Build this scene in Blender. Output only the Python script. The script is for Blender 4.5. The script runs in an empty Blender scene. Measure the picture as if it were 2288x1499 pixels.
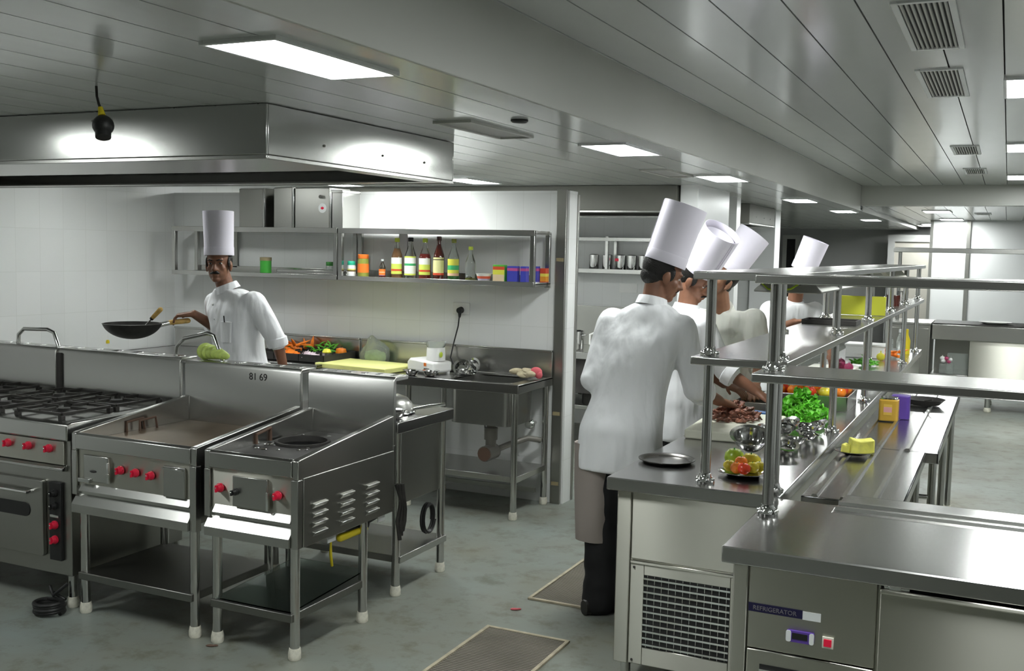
import bpy, math, random
from mathutils import Vector, Matrix, noise
random.seed(7)
PI = math.pi
S = bpy.context.scene
C = S.collection

# ---------------------------------------------------------------- camera, world, exposure
cam_d = bpy.data.cameras.new('camera')
cam = bpy.data.objects.new('camera', cam_d)
C.objects.link(cam)
_y, _p, _r = 0.44071684, 0.08181679, -0.02071405          # yaw to the left, pitch down, roll
_f = Vector((-math.sin(_y)*math.cos(_p), math.cos(_y)*math.cos(_p), -math.sin(_p)))
_rt = Vector((math.cos(_y), math.sin(_y), 0))
_dn = _f.cross(_rt)
_r2 = _rt*math.cos(_r) + _dn*math.sin(_r)
_d2 = -_rt*math.sin(_r) + _dn*math.cos(_r)
m = Matrix((_r2, -_d2, -_f)).transposed().to_4x4()
m.translation = Vector((0, 0, 1.72))
cam.matrix_world = m
cam_d.sensor_fit = 'HORIZONTAL'
cam_d.sensor_width = 36
cam_d.lens = 2337.2*36/2288
cam_d.clip_start = 0.05
S.camera = cam
S.view_settings.view_transform = 'Standard'
S.view_settings.look = 'None'
S.view_settings.gamma = 1
S.view_settings.use_curve_mapping = False
S.view_settings.exposure = 0.0
world = bpy.data.worlds.new('world')
S.world = world
world.use_nodes = True
world.node_tree.nodes['Background'].inputs[0].default_value = (.8, .9, 1, 1)
world.node_tree.nodes['Background'].inputs[1].default_value = 0.05
LAMP = 56.0      # strength of the fluorescent diffusers
LZ, HZ = 2.25, 2.53     # low and high ceiling

# ---------------------------------------------------------------- materials
MATS = {}
def new_mat(name):
    M = bpy.data.materials.new(name); M.use_nodes = True
    nt = M.node_tree
    return M, nt, nt.nodes['Principled BSDF']
def tex(nt, kind, scale=5, detail=3, vec=None, mscale=None, coord='Object', rough=.5):
    n = nt.nodes.new(kind)
    if 'Scale' in n.inputs: n.inputs['Scale'].default_value = scale
    if 'Detail' in n.inputs: n.inputs['Detail'].default_value = detail
    if 'Roughness' in n.inputs: n.inputs['Roughness'].default_value = rough
    tc = nt.nodes.new('ShaderNodeTexCoord')
    if mscale:
        mp = nt.nodes.new('ShaderNodeMapping'); mp.inputs['Scale'].default_value = mscale
        nt.links.new(tc.outputs[coord], mp.inputs[0]); nt.links.new(mp.outputs[0], n.inputs['Vector'])
    else: nt.links.new(tc.outputs[coord], n.inputs['Vector'])
    return n
def ramp(nt, src, stops):
    r = nt.nodes.new('ShaderNodeValToRGB'); e = r.color_ramp.elements
    while len(e) < len(stops): e.new(.5)
    for i, (p, c) in enumerate(stops):
        e[i].position = p; e[i].color = (*c, 1) if len(c) == 3 else c
    nt.links.new(src, r.inputs[0]); return r
def bump(nt, b, src, strength=.1, dist=.01):
    n = nt.nodes.new('ShaderNodeBump'); n.inputs['Strength'].default_value = strength; n.inputs['Distance'].default_value = dist
    nt.links.new(src, n.inputs['Height']); nt.links.new(n.outputs[0], b.inputs['Normal'])
def plain(name, col, rough=.5, metal=0, spec=.5, var=0, vscale=8, bmp=0, bscale=60, trans=0, ior=1.45, emit=0, coat=0, sss=0, alpha=1):
    M, nt, b = new_mat(name)
    b.inputs['Base Color'].default_value = (*col, 1); b.inputs['Roughness'].default_value = rough
    b.inputs['Metallic'].default_value = metal; b.inputs['Specular IOR Level'].default_value = spec
    b.inputs['Transmission Weight'].default_value = trans; b.inputs['IOR'].default_value = ior
    b.inputs['Coat Weight'].default_value = coat; b.inputs['Alpha'].default_value = alpha
    if sss: b.inputs['Subsurface Weight'].default_value = sss; b.inputs['Subsurface Radius'].default_value = (.02, .008, .004)
    if emit: b.inputs['Emission Color'].default_value = (*col, 1); b.inputs['Emission Strength'].default_value = emit
    if var:
        n = tex(nt, 'ShaderNodeTexNoise', vscale, 4)
        r = ramp(nt, n.outputs[0], [(.3, tuple(c*(1-var) for c in col)), (.7, tuple(min(1, c*(1+var)) for c in col))])
        nt.links.new(r.outputs[0], b.inputs['Base Color'])
    if bmp:
        n = tex(nt, 'ShaderNodeTexNoise', bscale, 3); bump(nt, b, n.outputs[0], bmp, .01)
    MATS[name] = M
    return M
def steel(name, col, rough, aniso=0, arot=0, dent=0):
    """brushed stainless steel sheet, gently uneven"""
    M, nt, b = new_mat(name)
    b.inputs['Metallic'].default_value = 1
    b.inputs['Anisotropic'].default_value = aniso
    b.inputs['Anisotropic Rotation'].default_value = arot
    b.inputs['Roughness'].default_value = rough
    b.inputs['Base Color'].default_value = (*col, 1)
    if dent:
        n3 = tex(nt, 'ShaderNodeTexNoise', 3.5, 1); bump(nt, b, n3.outputs[0], dent, .02)
    if aniso:
        t = nt.nodes.new('ShaderNodeCombineXYZ')          # sheets brushed level: highlights run upright
        for i, c in enumerate((.02, .01, 1)): t.inputs[i].default_value = c
        nt.links.new(t.outputs[0], b.inputs['Tangent'])
    MATS[name] = M
    return M
steel('steel', (.49, .49, .47), .26)
steel('steel_top', (.43, .425, .42), .21)
steel('steel_front', (.49, .485, .43), .31, aniso=1, dent=.02)
steel('steel_hood', (.50, .505, .485), .20, dent=.06)
steel('steel_dull', (.36, .36, .335), .32)
steel('shelf_shaded', (.22, .22, .205), .36)  # dull steel darkened: the shade under the stations is put into its colour
steel('steel_tube', (.55, .55, .53), .20)
plain('chrome', (.75, .75, .74), .06, 1)
plain('steel_bowl', (.70, .70, .69), .10, 1)
plain('lamp_diffuser', (.96, 1, .98), .5, emit=LAMP)
plain('lamp_frame', (.75, .76, .75), .35)
plain('black', (.012, .012, .012), .45)
plain('soot', (.03, .028, .026), .6, var=.4)
plain('iron', (.045, .043, .04), .5, .6, var=.5)
plain('dark_gap', (.02, .02, .02), .8)
plain('white_plastic', (.82, .82, .80), .3)
plain('cream_plastic', (.72, .70, .62), .4)
plain('foot_white', (.70, .68, .58), .55, var=.2, vscale=40)
plain('red_knob', (.62, .012, .045), .3, coat=.4)
plain('yellow', (.75, .60, .02), .4)
plain('lime', (.50, .62, .06), .4)
plain('board_yellow', (.80, .80, .30), .45, var=.06)
plain('board_white', (.78, .78, .66), .45, var=.06)
plain('board_bright', (.62, .64, .05), .4)
def cloth(name, col):
    plain(name, col, .85)
    M = MATS[name]; nt = M.node_tree; b = nt.nodes['Principled BSDF']
    n = tex(nt, 'ShaderNodeTexNoise', 1, 2, mscale=(9, 9, 2.2)); n2 = tex(nt, 'ShaderNodeTexNoise', 1, 2, mscale=(26, 26, 9))
    mx = nt.nodes.new('ShaderNodeMath'); mx.operation = 'MULTIPLY_ADD'; mx.inputs[1].default_value = .12
    nt.links.new(n2.outputs[0], mx.inputs[0]); nt.links.new(n.outputs[0], mx.inputs[2])
    bump(nt, b, mx.outputs[0], 1, .045)
cloth('jacket', (.86, .87, .89)); cloth('jacket_grey', (.78, .79, .72))
plain('apron', (.70, .70, .66), .85)
plain('apron_brown', (.30, .26, .24), .85)
plain('hat', (.80, .765, .86), .85)
plain('trousers', (.010, .010, .011), .85)
plain('shoe', (.012, .011, .010), .4)
plain('skin', (.21, .095, .055), .5, var=.15, vscale=14, sss=.05)
plain('skin_light', (.30, .15, .09), .5, var=.15, vscale=14, sss=.05)
plain('hair', (.008, .007, .006), .5, bmp=.5, bscale=150)
plain('eye_white', (.50, .47, .44), .3)
plain('wood', (.62, .40, .12), .45, var=.25, vscale=30)
plain('glass', (.92, .97, .95), .02, trans=1, ior=1.5)
plain('glass_green', (.86, .97, .94), .02, trans=1, ior=1.15)
plain('bag', (.9, .95, .92), .15, trans=.85, ior=1.2, bmp=.6, bscale=40)
plain('carrot', (.85, .22, .02), .45, var=.2, vscale=40)
plain('green', (.10, .38, .03), .4, var=.3, vscale=30)
plain('green_dark', (.03, .20, .03), .35, var=.3, vscale=30)
plain('lettuce', (.13, .48, .03), .5, var=.5, vscale=25)
plain('cabbage', (.45, .60, .28), .55, var=.25, vscale=18)
plain('gourd', (.52, .66, .16), .45, var=.2, vscale=22)
plain('onion', (.72, .60, .66), .5, var=.15, vscale=50)
plain('red_onion', (.42, .05, .14), .4, var=.3, vscale=30)
plain('tomato', (.72, .06, .02), .2, var=.35, vscale=14)
plain('tomato_orange', (.85, .22, .02), .2, var=.3, vscale=14)
plain('mango', (.55, .45, .03), .25, var=.4, vscale=12)
plain('mango_green', (.30, .42, .03), .25, var=.3, vscale=10)
plain('lemon', (.75, .70, .06), .35)
plain('pineapple', (.86, .82, .16), .4, var=.15, vscale=30)
plain('meat', (.24, .10, .065), .4, var=.6, vscale=35)
plain('mat_brown', (.165, .15, .125), .8, var=.25, vscale=3)
plain('mat_edge', (.42, .37, .27), .7, var=.2, vscale=20)
plain('griddle_plate', (.15, .105, .065), .36, .4, var=.3, vscale=4)
plain('sack', (.42, .37, .25), .85, var=.2, vscale=30)
plain('red_cloth', (.55, .10, .12), .8)
plain('purple', (.10, .05, .30), .35)
plain('plate_navy', (.012, .010, .045), .35)
plain('sign_grey', (.16, .15, .17), .4)
plain('sticker_white', (.72, .74, .74), .4)
plain('red_switch', (.55, .01, .04), .25, emit=.25)
plain('gold', (.62, .38, .05), .25, trans=.2)
plain('olive', (.22, .24, .04), .3)
plain('orange_label', (.85, .20, .03), .4)
plain('blue_box', (.03, .04, .38), .4)
plain('green_box', (.06, .40, .05), .4)
plain('teal', (.03, .45, .28), .4)
plain('sauce_red', (.32, .025, .015), .2, trans=.2)
plain('sauce_brown', (.06, .012, .008), .1, coat=.5)
plain('sauce_tan', (.50, .26, .12), .2, trans=.3)
plain('rust', (.11, .065, .045), .7)
plain('door_beige', (.45, .43, .38), .5)
plain('door_dark', (.012, .012, .012), .6)
plain('blue_handle', (.02, .10, .32), .3)
plain('cable_green', (.35, .50, .02), .45)
plain('tape', (.30, .25, .14), .5)
plain('tray_dark', (.20, .19, .18), .25, 1)
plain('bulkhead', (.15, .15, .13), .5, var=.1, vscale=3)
plain('trap_grey', (.20, .19, .17), .35, .3)

def tile_mat():
    M, nt, b = new_mat('wall_tile')
    tc = nt.nodes.new('ShaderNodeTexCoord'); mp = nt.nodes.new('ShaderNodeMapping')
    nt.links.new(tc.outputs['UV'], mp.inputs[0])
    br = nt.nodes.new('ShaderNodeTexBrick'); br.offset = 0; br.inputs['Scale'].default_value = 1
    br.inputs['Brick Width'].default_value = .2; br.inputs['Row Height'].default_value = .3
    br.inputs['Mortar Size'].default_value = .0018; br.inputs['Mortar Smooth'].default_value = .3
    br.inputs['Color1'].default_value = (.80, .81, .80, 1); br.inputs['Color2'].default_value = (.77, .78, .77, 1)
    br.inputs['Mortar'].default_value = (.70, .71, .69, 1)
    nt.links.new(mp.outputs[0], br.inputs['Vector']); nt.links.new(br.outputs['Color'], b.inputs['Base Color'])
    b.inputs['Roughness'].default_value = .22; b.inputs['Specular IOR Level'].default_value = .4
    MATS['tile'] = M
tile_mat()
def ceil_mat():
    M, nt, b = new_mat('ceiling_laminate')
    b.inputs['Base Color'].default_value = (.55, .565, .55, 1)
    b.inputs['Roughness'].default_value = .16; b.inputs['Specular IOR Level'].default_value = .9
    n = tex(nt, 'ShaderNodeTexNoise', 1, 2, mscale=(3.2, .9, 1)); bump(nt, b, n.outputs[0], .25, .02)
    MATS['ceiling'] = M
ceil_mat()
def paint_mat():
    plain('paint', (.49, .495, .46), .35, var=.03, vscale=1.5)
    plain('paint_white', (.78, .79, .79), .35, var=.02, vscale=1.5)
    plain('paint_grey', (.42, .42, .41), .45, var=.04, vscale=1.5)
paint_mat()
def floor_mat():
    M, nt, b = new_mat('floor_epoxy')
    n = tex(nt, 'ShaderNodeTexNoise', 1.1, 6, rough=.62)
    r = ramp(nt, n.outputs[0], [(.28, (.20, .195, .145)), (.45, (.215, .225, .195)), (.70, (.22, .255, .24))])
    n2 = tex(nt, 'ShaderNodeTexNoise', 7, 5, rough=.7)
    r2 = ramp(nt, n2.outputs[0], [(.34, (.55, .50, .40)), (.50, (1, 1, 1))])
    mx = nt.nodes.new('ShaderNodeMixRGB'); mx.blend_type = 'MULTIPLY'; mx.inputs[0].default_value = .7
    nt.links.new(r.outputs[0], mx.inputs[1]); nt.links.new(r2.outputs[0], mx.inputs[2])
    nt.links.new(mx.outputs[0], b.inputs['Base Color'])
    r3 = ramp(nt, n.outputs[0], [(.3, (.5,)*3), (.7, (.32,)*3)]); nt.links.new(r3.outputs[0], b.inputs['Roughness'])
    bump(nt, b, n2.outputs[0], .06, .01)
    MATS['floor'] = M
floor_mat()
def band_mat(name, stops, axis='Z', rough=.4):
    """stripes of print along the height of a package or label"""
    M, nt, b = new_mat(name)
    tc = nt.nodes.new('ShaderNodeTexCoord'); sp = nt.nodes.new('ShaderNodeSeparateXYZ')
    nt.links.new(tc.outputs['Generated'], sp.inputs[0])
    r = ramp(nt, sp.outputs[axis], stops); r.color_ramp.interpolation = 'CONSTANT'
    nt.links.new(r.outputs[0], b.inputs['Base Color']); b.inputs['Roughness'].default_value = rough
    MATS[name] = M
W_, LG, RD, GN, YL = (.85, .86, .82), (.62, .72, .12), (.65, .08, .03), (.05, .42, .15), (.85, .72, .10)
band_mat('lab_lime', [(0, LG), (.18, RD), (.30, LG), (.62, W_)])
band_mat('lab_white', [(0, LG), (.08, W_), (.50, GN), (.62, W_), (.92, LG)])
band_mat('lab_cream', [(0, RD), (.12, (.75, .72, .35)), (.84, (.10, .08, .04)), (.90, (.75, .72, .35))])
band_mat('lab_yellow', [(0, (.8, .5, .35)), (.15, (.68, .66, .08)), (.35, GN), (.62, (.68, .66, .08))])
band_mat('pack_green', [(0, (.70, .55, .35)), (.45, (.72, .70, .08)), (.72, RD), (.90, (.10, .45, .05))])
band_mat('pack_blue', [(0, (.75, .76, .8)), (.08, (.05, .06, .42)), (.72, (.5, .08, .25)), (.88, (.05, .06, .42))])
band_mat('pack_orange', [(0, RD), (.12, (.85, .35, .03)), (.45, YL), (.65, RD)])
band_mat('pack_meat', [(0, (.6, .6, .65)), (.25, (.45, .42, .60)), (.4, (.70, .12, .06)), (.7, W_)])
band_mat('lab_jar', [(0, W_), (.35, (.14, .10, .04)), (.6, (.72, .70, .20)), (.8, W_)])
band_mat('lab_orange', [(0, (.35, .18, .3)), (.10, (.85, .20, .03)), (.45, (.85, .5, .3)), (.6, (.85, .20, .03))])
band_mat('lab_can', [(0, (.62, .40, .06)), (.25, (.60, .30, .30)), (.75, (.62, .40, .06))])

# ---------------------------------------------------------------- mesh builder
class MB:
    def __init__(s): s.v, s.f = [], []
    def add(s, vs, fs):
        o = len(s.v); s.v += [Vector(v) for v in vs]; s.f += [[i+o for i in f] for f in fs]; return s
    def box(s, x0, x1, y0, y1, z0, z1):
        return s.add([(x0,y0,z0),(x1,y0,z0),(x1,y1,z0),(x0,y1,z0),(x0,y0,z1),(x1,y0,z1),(x1,y1,z1),(x0,y1,z1)],
                     [(3,2,1,0),(4,5,6,7),(0,1,5,4),(1,2,6,5),(2,3,7,6),(3,0,4,7)])
    def prism(s, poly, a, b, axis='x'):
        """extrude a polygon between a and b; axis x: poly is (y,z); y: (x,z); z: (x,y)"""
        mk = {'x': lambda p, t: (t, p[0], p[1]), 'y': lambda p, t: (p[0], t, p[1]), 'z': lambda p, t: (p[0], p[1], t)}[axis]
        n = len(poly)
        vs = [mk(p, a) for p in poly] + [mk(p, b) for p in poly]
        fs = [list(range(n))[::-1], list(range(n, 2*n))] + [(i, (i+1) % n, n+(i+1) % n, n+i) for i in range(n)]
        return s.add(vs, fs)
    def lathe(s, prof, c=(0,0,0), seg=24, sx=1, sy=1, cap=True):
        c = Vector(c); n = len(prof); vs = []; fs = []
        for r, z in prof:
            for i in range(seg):
                a = 2*PI*i/seg; vs.append(c + Vector((r*sx*math.cos(a), r*sy*math.sin(a), z)))
        for j in range(n-1):
            for i in range(seg):
                k = (i+1) % seg; fs.append((j*seg+i, j*seg+k, (j+1)*seg+k, (j+1)*seg+i))
        if cap:
            fs.append(list(range(seg))[::-1]); fs.append([(n-1)*seg+i for i in range(seg)])
        return s.add(vs, fs)
    def tube(s, pts, r, seg=12, closed=False, cap=True):
        pts = [Vector(p) for p in pts]; n = len(pts)
        rs = r if isinstance(r, (list, tuple)) else [r]*n
        vs, fs = [], []; up = None
        for i, p in enumerate(pts):
            if closed: t = pts[(i+1) % n] - pts[i-1]
            else: t = pts[min(i+1, n-1)] - pts[max(i-1, 0)]
            t.normalize()
            if up is None: up = Vector((0,0,1)) if abs(t.z) < .9 else Vector((1,0,0))
            u = (up - t*up.dot(t)).normalized(); w = t.cross(u); up = u
            for k in range(seg):
                a = 2*PI*k/seg; vs.append(p + (u*math.cos(a) + w*math.sin(a))*rs[i])
        m_ = n if closed else n-1
        for i in range(m_):
            j = (i+1) % n
            for k in range(seg):
                l = (k+1) % seg; fs.append((i*seg+k, i*seg+l, j*seg+l, j*seg+k))
        if cap and not closed:
            fs.append(list(range(seg))[::-1]); fs.append([(n-1)*seg+k for k in range(seg)])
        return s.add(vs, fs)
    def cyl(s, p0, p1, r, r1=None, seg=16): return s.tube([p0, p1], [r, r if r1 is None else r1], seg)
    def ball(s, c, r, seg=16, rings=10, M=None):
        c = Vector(c); rr = r if isinstance(r, (tuple, list)) else (r,)*3; vs = []; fs = []
        for j in range(rings+1):
            ph = PI*j/rings
            for i in range(seg):
                a = 2*PI*i/seg
                v = Vector((rr[0]*math.sin(ph)*math.cos(a), rr[1]*math.sin(ph)*math.sin(a), -rr[2]*math.cos(ph)))
                vs.append(c + (M @ v if M else v))
        for j in range(rings):
            for i in range(seg):
                k = (i+1) % seg; fs.append((j*seg+i, j*seg+k, (j+1)*seg+k, (j+1)*seg+i))
        return s.add(vs, fs)
    def limb(s, p0, p1, r0, r1, seg=14):
        """a tapered limb with round ends"""
        p0, p1 = Vector(p0), Vector(p1); d = (p1-p0).normalized()
        a = [(-1, .05), (-.85, .53), (-.5, .87), (0, 1)]
        pts = [p0 + d*r0*t for t, _ in a] + [p1 - d*r1*t for t, _ in a[::-1]]
        rs = [r0*q for _, q in a] + [r1*q for _, q in a[::-1]]
        return s.tube(pts, rs, seg)
    def loft(s, rings, seg=24):
        """rings: (centre, half axis u, half axis v)"""
        vs, fs = [], []
        for c, u, w in rings:
            c, u, w = Vector(c), Vector(u), Vector(w)
            for k in range(seg):
                a = 2*PI*k/seg
                ca, sa = math.cos(a), math.sin(a)
                q = .8
                ca = math.copysign(abs(ca)**q, ca); sa = math.copysign(abs(sa)**q, sa)
                vs.append(c + u*ca + w*sa)
        n = len(rings)
        for j in range(n-1):
            for k in range(seg):
                l = (k+1) % seg; fs.append((j*seg+k, j*seg+l, (j+1)*seg+l, (j+1)*seg+k))
        fs.append(list(range(seg))[::-1]); fs.append([(n-1)*seg+k for k in range(seg)])
        return s.add(vs, fs)
    def xf(s, M):
        s.v = [M @ v for v in s.v]; return s
    def build(s, name, mat, parent=None, bev=0, uv=False, off=None, label=None, flat=False, kind=None, ang=38):
        me = bpy.data.meshes.new(name)
        vs = s.v if off is None else [v - Vector(off) for v in s.v]
        me.from_pydata([tuple(v) for v in vs], [], s.f); me.validate()
        import bmesh
        bm = bmesh.new(); bm.from_mesh(me); bmesh.ops.recalc_face_normals(bm, faces=bm.faces); bm.to_mesh(me); bm.free()
        if not flat:
            for p in me.polygons: p.use_smooth = True
            me.set_sharp_from_angle(angle=math.radians(ang))
        me.materials.append(MATS[mat] if isinstance(mat, str) else mat)
        if uv:
            ul = me.uv_layers.new()
            for p in me.polygons:
                for li in p.loop_indices:
                    co = me.vertices[me.loops[li].vertex_index].co
                    n = p.normal
                    if abs(n.x) > .7: q = (co.y, co.z)
                    elif abs(n.y) > .7: q = (co.x, co.z)
                    else: q = (co.x, co.y)
                    ul.data[li].uv = q
        o = bpy.data.objects.new(name, me); C.objects.link(o)
        if parent: o.parent = parent
        if bev:
            b = o.modifiers.new('bevel', 'BEVEL'); b.width = bev; b.segments = 2; b.limit_method = 'ANGLE'; b.angle_limit = math.radians(50)
        if label: o['label'] = label
        if kind: o['kind'] = kind
        return o
def thing(name, label, cat, loc=(0,0,0), rz=0, group=None):
    o = bpy.data.objects.new(name, None); C.objects.link(o)
    o.empty_display_size = .05
    o.location = loc; o.rotation_euler = (0, 0, rz)
    o['label'] = label; o['category'] = cat
    if group: o['group'] = group
    return o
def tag(o, label, cat, loc=None, rz=None, group=None):
    o['label'] = label; o['category'] = cat
    if group: o['group'] = group
    if loc is not None: o.location = loc
    if rz is not None: o.rotation_euler = (0, 0, rz)
    return o
def dup(root, label, loc, rz=None, group=None):
    r = root.copy(); C.objects.link(r); r.location = loc; r['label'] = label
    if rz is not None: r.rotation_euler = (0, 0, rz)
    if group: r['group'] = group
    for ch in list(root.children):
        c = ch.copy(); C.objects.link(c); c.parent = r
        for g in list(ch.children):
            d = g.copy(); C.objects.link(d); d.parent = c
    return r
def struct(o): o['kind'] = 'structure'; return o
def writing(text, size, mat, name, parent, loc, rot, extr=.0006):
    cu = bpy.data.curves.new(name, 'FONT'); cu.body = text; cu.size = size; cu.extrude = extr; cu.align_x = 'LEFT'
    t = bpy.data.objects.new(name+'_curve', cu); C.objects.link(t)
    bpy.context.view_layer.update()
    me = bpy.data.meshes.new_from_object(t.evaluated_get(bpy.context.evaluated_depsgraph_get()))
    bpy.data.objects.remove(t); bpy.data.curves.remove(cu)
    me.materials.clear(); me.materials.append(MATS[mat])
    o = bpy.data.objects.new(name, me); C.objects.link(o); o.parent = parent; o.location = loc; o.rotation_euler = rot
    return o

# ---------------------------------------------------------------- the setting
struct(MB().box(-6.3, 3.4, -2.6, 24, -.1, 0).build('floor', 'floor', flat=True))
def ceiling(x0, x1, y0, y1, z, pitch, first):
    mb = MB(); x = first
    while x > x0: x -= pitch
    while x < x1:
        a, b = max(x+.003, x0), min(x+pitch-.003, x1)
        if b > a: mb.box(a, b, y0, y1, z, z+.012)
        x += pitch
    o = mb.build('ceiling', 'ceiling', flat=True); struct(o)
    g = MB().box(x0, x1, y0, y1, z+.014, z+.03).build('groove_backing', 'dark_gap', o, flat=True)
    return o
ceiling(-6.3, -1.572, -2.6, 24, LZ, .206, -1.757)
ceiling(-1.565, 3.4, -2.6, 12.6, HZ, .2135, -1.34)
ceiling(-1.565, 3.4, 12.8, 24, 2.31, .2135, -1.34)
struct(MB().box(-1.58, -1.565, -2.6, 12.6, LZ-.002, HZ+.02).build('trim_1', 'paint', flat=True, bev=.003))
struct(MB().box(-1.58, -1.565, 12.8, 21.5, LZ-.002, 2.335).build('trim_9', 'paint', flat=True))
struct(MB().box(-1.565, 3.4, 12.6, 12.8, 2.305, HZ+.02).build('trim_2', 'paint', flat=True, bev=.003))
struct(MB().box(-6.3, -6.1, -2.6, 9.7, 0, 2.27).build('wall_left', 'tile', uv=True, flat=True))
struct(MB().box(3.2, 3.4, -2.6, 24, 0, 2.6).build('wall_right', 'paint_white', flat=True))
struct(MB().box(-6.3, 3.4, -2.8, -2.6, 0, 2.6).build('wall_front', 'bulkhead', flat=True))
struct(MB().box(-6.1, -2.66, 6.5, 6.64, 0, 2.12).build('wall_partition', 'tile', uv=True, flat=True))
struct(MB().box(-2.745, -2.675, 6.478, 6.502, 0, 2.125).build('trim_3', 'steel_dull', bev=.002))
tr = struct(MB().box(-2.662, -2.650, 6.635, 6.66, 0, 2.10).build('trim_4', 'steel_dull', bev=.002))
o = bpy.data.objects['trim_3']
for z in (1.66, .62, .14):
    MB().box(-2.737, -2.685, 6.474, 6.479, z-.012, z+.012).build('tape_patch', 'tape', o)
struct(MB().box(-6.3, -2.30, 9.7, 9.85, 0, 2.27).build('wall_bay', 'tile', uv=True, flat=True))
struct(MB().box(-6.3, -1.0, 21.5, 21.7, 0, 2.4).build('wall_back', 'paint_grey', flat=True))
struct(MB().box(-1.10, 3.4, 17.5, 17.7, 0, 2.4).build('wall_far', 'paint_white', flat=True))
struct(MB().box(-.60, -.545, 17.46, 17.52, .0, 2.31).build('trim_5', 'steel_dull'))
struct(MB().box(-1.12, -1.075, 17.46, 17.72, .0, 2.31).build('trim_6', 'steel_dull'))
struct(MB().box(-2.78, -2.50, 12.5, 12.8, 0, 2.27).build('trim_7', 'paint_white', bev=.004))
struct(MB().box(-3.05, -2.78, 12.6, 12.8, 0, 2.27).build('wall_far_bay', 'tile', uv=True, flat=True))
struct(MB().box(-2.345, -2.20, 8.0, 9.0, 0, 2.27).build('trim_8', 'paint_white', flat=True, bev=.004))
d1 = MB().box(-4.05, -3.88, 21.47, 21.5, 0, 2.05).build('door_1', 'door_dark', flat=True); struct(d1)
fr = MB()
for a, b in ((-4.13, -4.05), (-3.88, -3.80)): fr.box(a, b, 21.44, 21.5, 0, 2.05)
fr.box(-4.13, -3.80, 21.44, 21.5, 2.05, 2.13); fr.build('door_frame', 'paint', d1)
d2 = MB().box(-1.95, -1.18, 20.95, 21.0, 0, 2.02).build('door_2', 'door_beige', flat=True); struct(d2)
fr = MB().box(-2.07, -1.95, 20.9, 21.02, 0, 2.15).box(-1.18, -1.10, 20.9, 21.02, 0, 2.15).box(-1.95, -1.18, 20.9, 21.02, 2.02, 2.15)
fr.build('door_frame', 'paint_grey', d2)

# ---------------------------------------------------------------- ceiling lamps
def lamp(x, y, z, label, w=.225, l=.57, group='recessed fluorescent ceiling lights'):
    t = thing('ceiling_light', label, 'ceiling light', (x, y, z), 0, group)
    f = MB(); a, b = w/2, l/2; e = .014
    f.box(-a-e, -a, -b-e, b+e, -.012, .02).box(a, a+e, -b-e, b+e, -.012, .02).box(-a, a, -b-e, -b, -.012, .02).box(-a, a, b, b+e, -.012, .02)
    f.build('frame', 'lamp_frame', t, bev=.002)
    MB().box(-a, a, -b, b, -.008, .004).build('diffuser', 'lamp_diffuser', t, flat=True)
    return t
LX = -1.83
lamp(LX, 2.475, LZ, 'large bright ceiling light nearest the camera, ahead of the steel hood')
lamp(LX, 5.16, LZ, 'bright ceiling light between the tiled partition end and the long fascia, second of its row')
lamp(LX, 7.27, LZ, 'ceiling light above the tilted chef hats, third of its row along the fascia')
lamp(LX, 10.29, LZ, 'ceiling light before the far column, fourth of its row along the fascia')
lamp(LX+.06, 12.75, LZ, 'small ceiling light, fifth of its row along the fascia, past the crossing beam')
lamp(LX+.03, 15.7, LZ, 'smallest and farthest ceiling light of the row along the fascia')
lamp(-3.80, 7.25, LZ, 'ceiling light showing over the top of the tiled partition, beside the hood corner')
lamp(-3.80, 5.98, LZ, 'ceiling light above the wall shelves, behind the big hood')
lamp(-5.25, 5.2, LZ, 'added fill light above the cook with the wok, hidden behind the big hood', w=.15, l=.38)  # added fill, sized to brighten the left wall and the wok cook
lamp(-5.2, 7.4, LZ, 'ceiling light over the bay behind the tiled partition, under the hood edge')
lamp(.17, 5.52, HZ, 'ceiling light on the high ceiling nearest the camera, beside the second air grille', w=.44)
lamp(.17, 8.42, HZ, 'ceiling light on the high ceiling, second from the camera', w=.44)
lamp(.17, 11.4, HZ, 'ceiling light on the high ceiling nearest the crossing beam', w=.44)
lamp(.17, 2.55, HZ, 'ceiling light on the high ceiling above the refrigerator counter', w=.44)
lamp(-1.83, -.25, LZ, 'ceiling light behind the camera, in the row along the fascia')
lamp(-4.5, 2.05, LZ, 'ceiling light before the big hood, off to its left end')
lamp(-.84, 14.2, 2.31, 'ceiling light beyond the crossing beam, before the beige door', w=.3)
lamp(-.80, 17.0, 2.31, 'ceiling light beyond the crossing beam, close to the white far wall', w=.3)
lamp(-1.35, 20.3, 2.31, 'tiny ceiling light in the far passage, first before the beige door', w=.3)
lamp(-1.25, 20.95-1.5, 2.31, 'tiny ceiling light in the far passage beside the white wall corner', w=.25)

# ---------------------------------------------------------------- air grilles in the ceilings
def grille(x, y, w, l, label, z=HZ):
    t = thing('air_grille', label, 'air vent', (x, y, z), 0, 'air grilles in the high ceiling')
    f = MB(); a, b, e = w/2, l/2, .022
    f.box(-a-e, -a, -b-e, b+e, -.008, .002).box(a, a+e, -b-e, b+e, -.008, .002).box(-a, a, -b-e, -b, -.008, .002).box(-a, a, b, b+e, -.008, .002)
    f.build('frame', 'paint_white', t, bev=.002)
    MB().box(-a, a, -b, b, -.001, .001).build('opening', 'dark_gap', t, flat=True)
    s = MB(); n = 9
    for i in range(n):
        xx = -a + w*(i+.5)/n
        s.prism([(xx-.0045, -.006), (xx+.0015, -.006), (xx+.0045, -.0015), (xx-.0015, -.0015)], -b, b, 'y')
    s.build('louvers', 'paint', t, flat=True)
grille(-.29, 4.0, .15, .79, 'large ceiling air grille nearest the camera')
grille(-.315, 5.3, .15, .78, 'ceiling air grille beside the first high ceiling light')
grille(-.33, 8.55, .15, .6, 'ceiling air grille beside the second high ceiling light')
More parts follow.
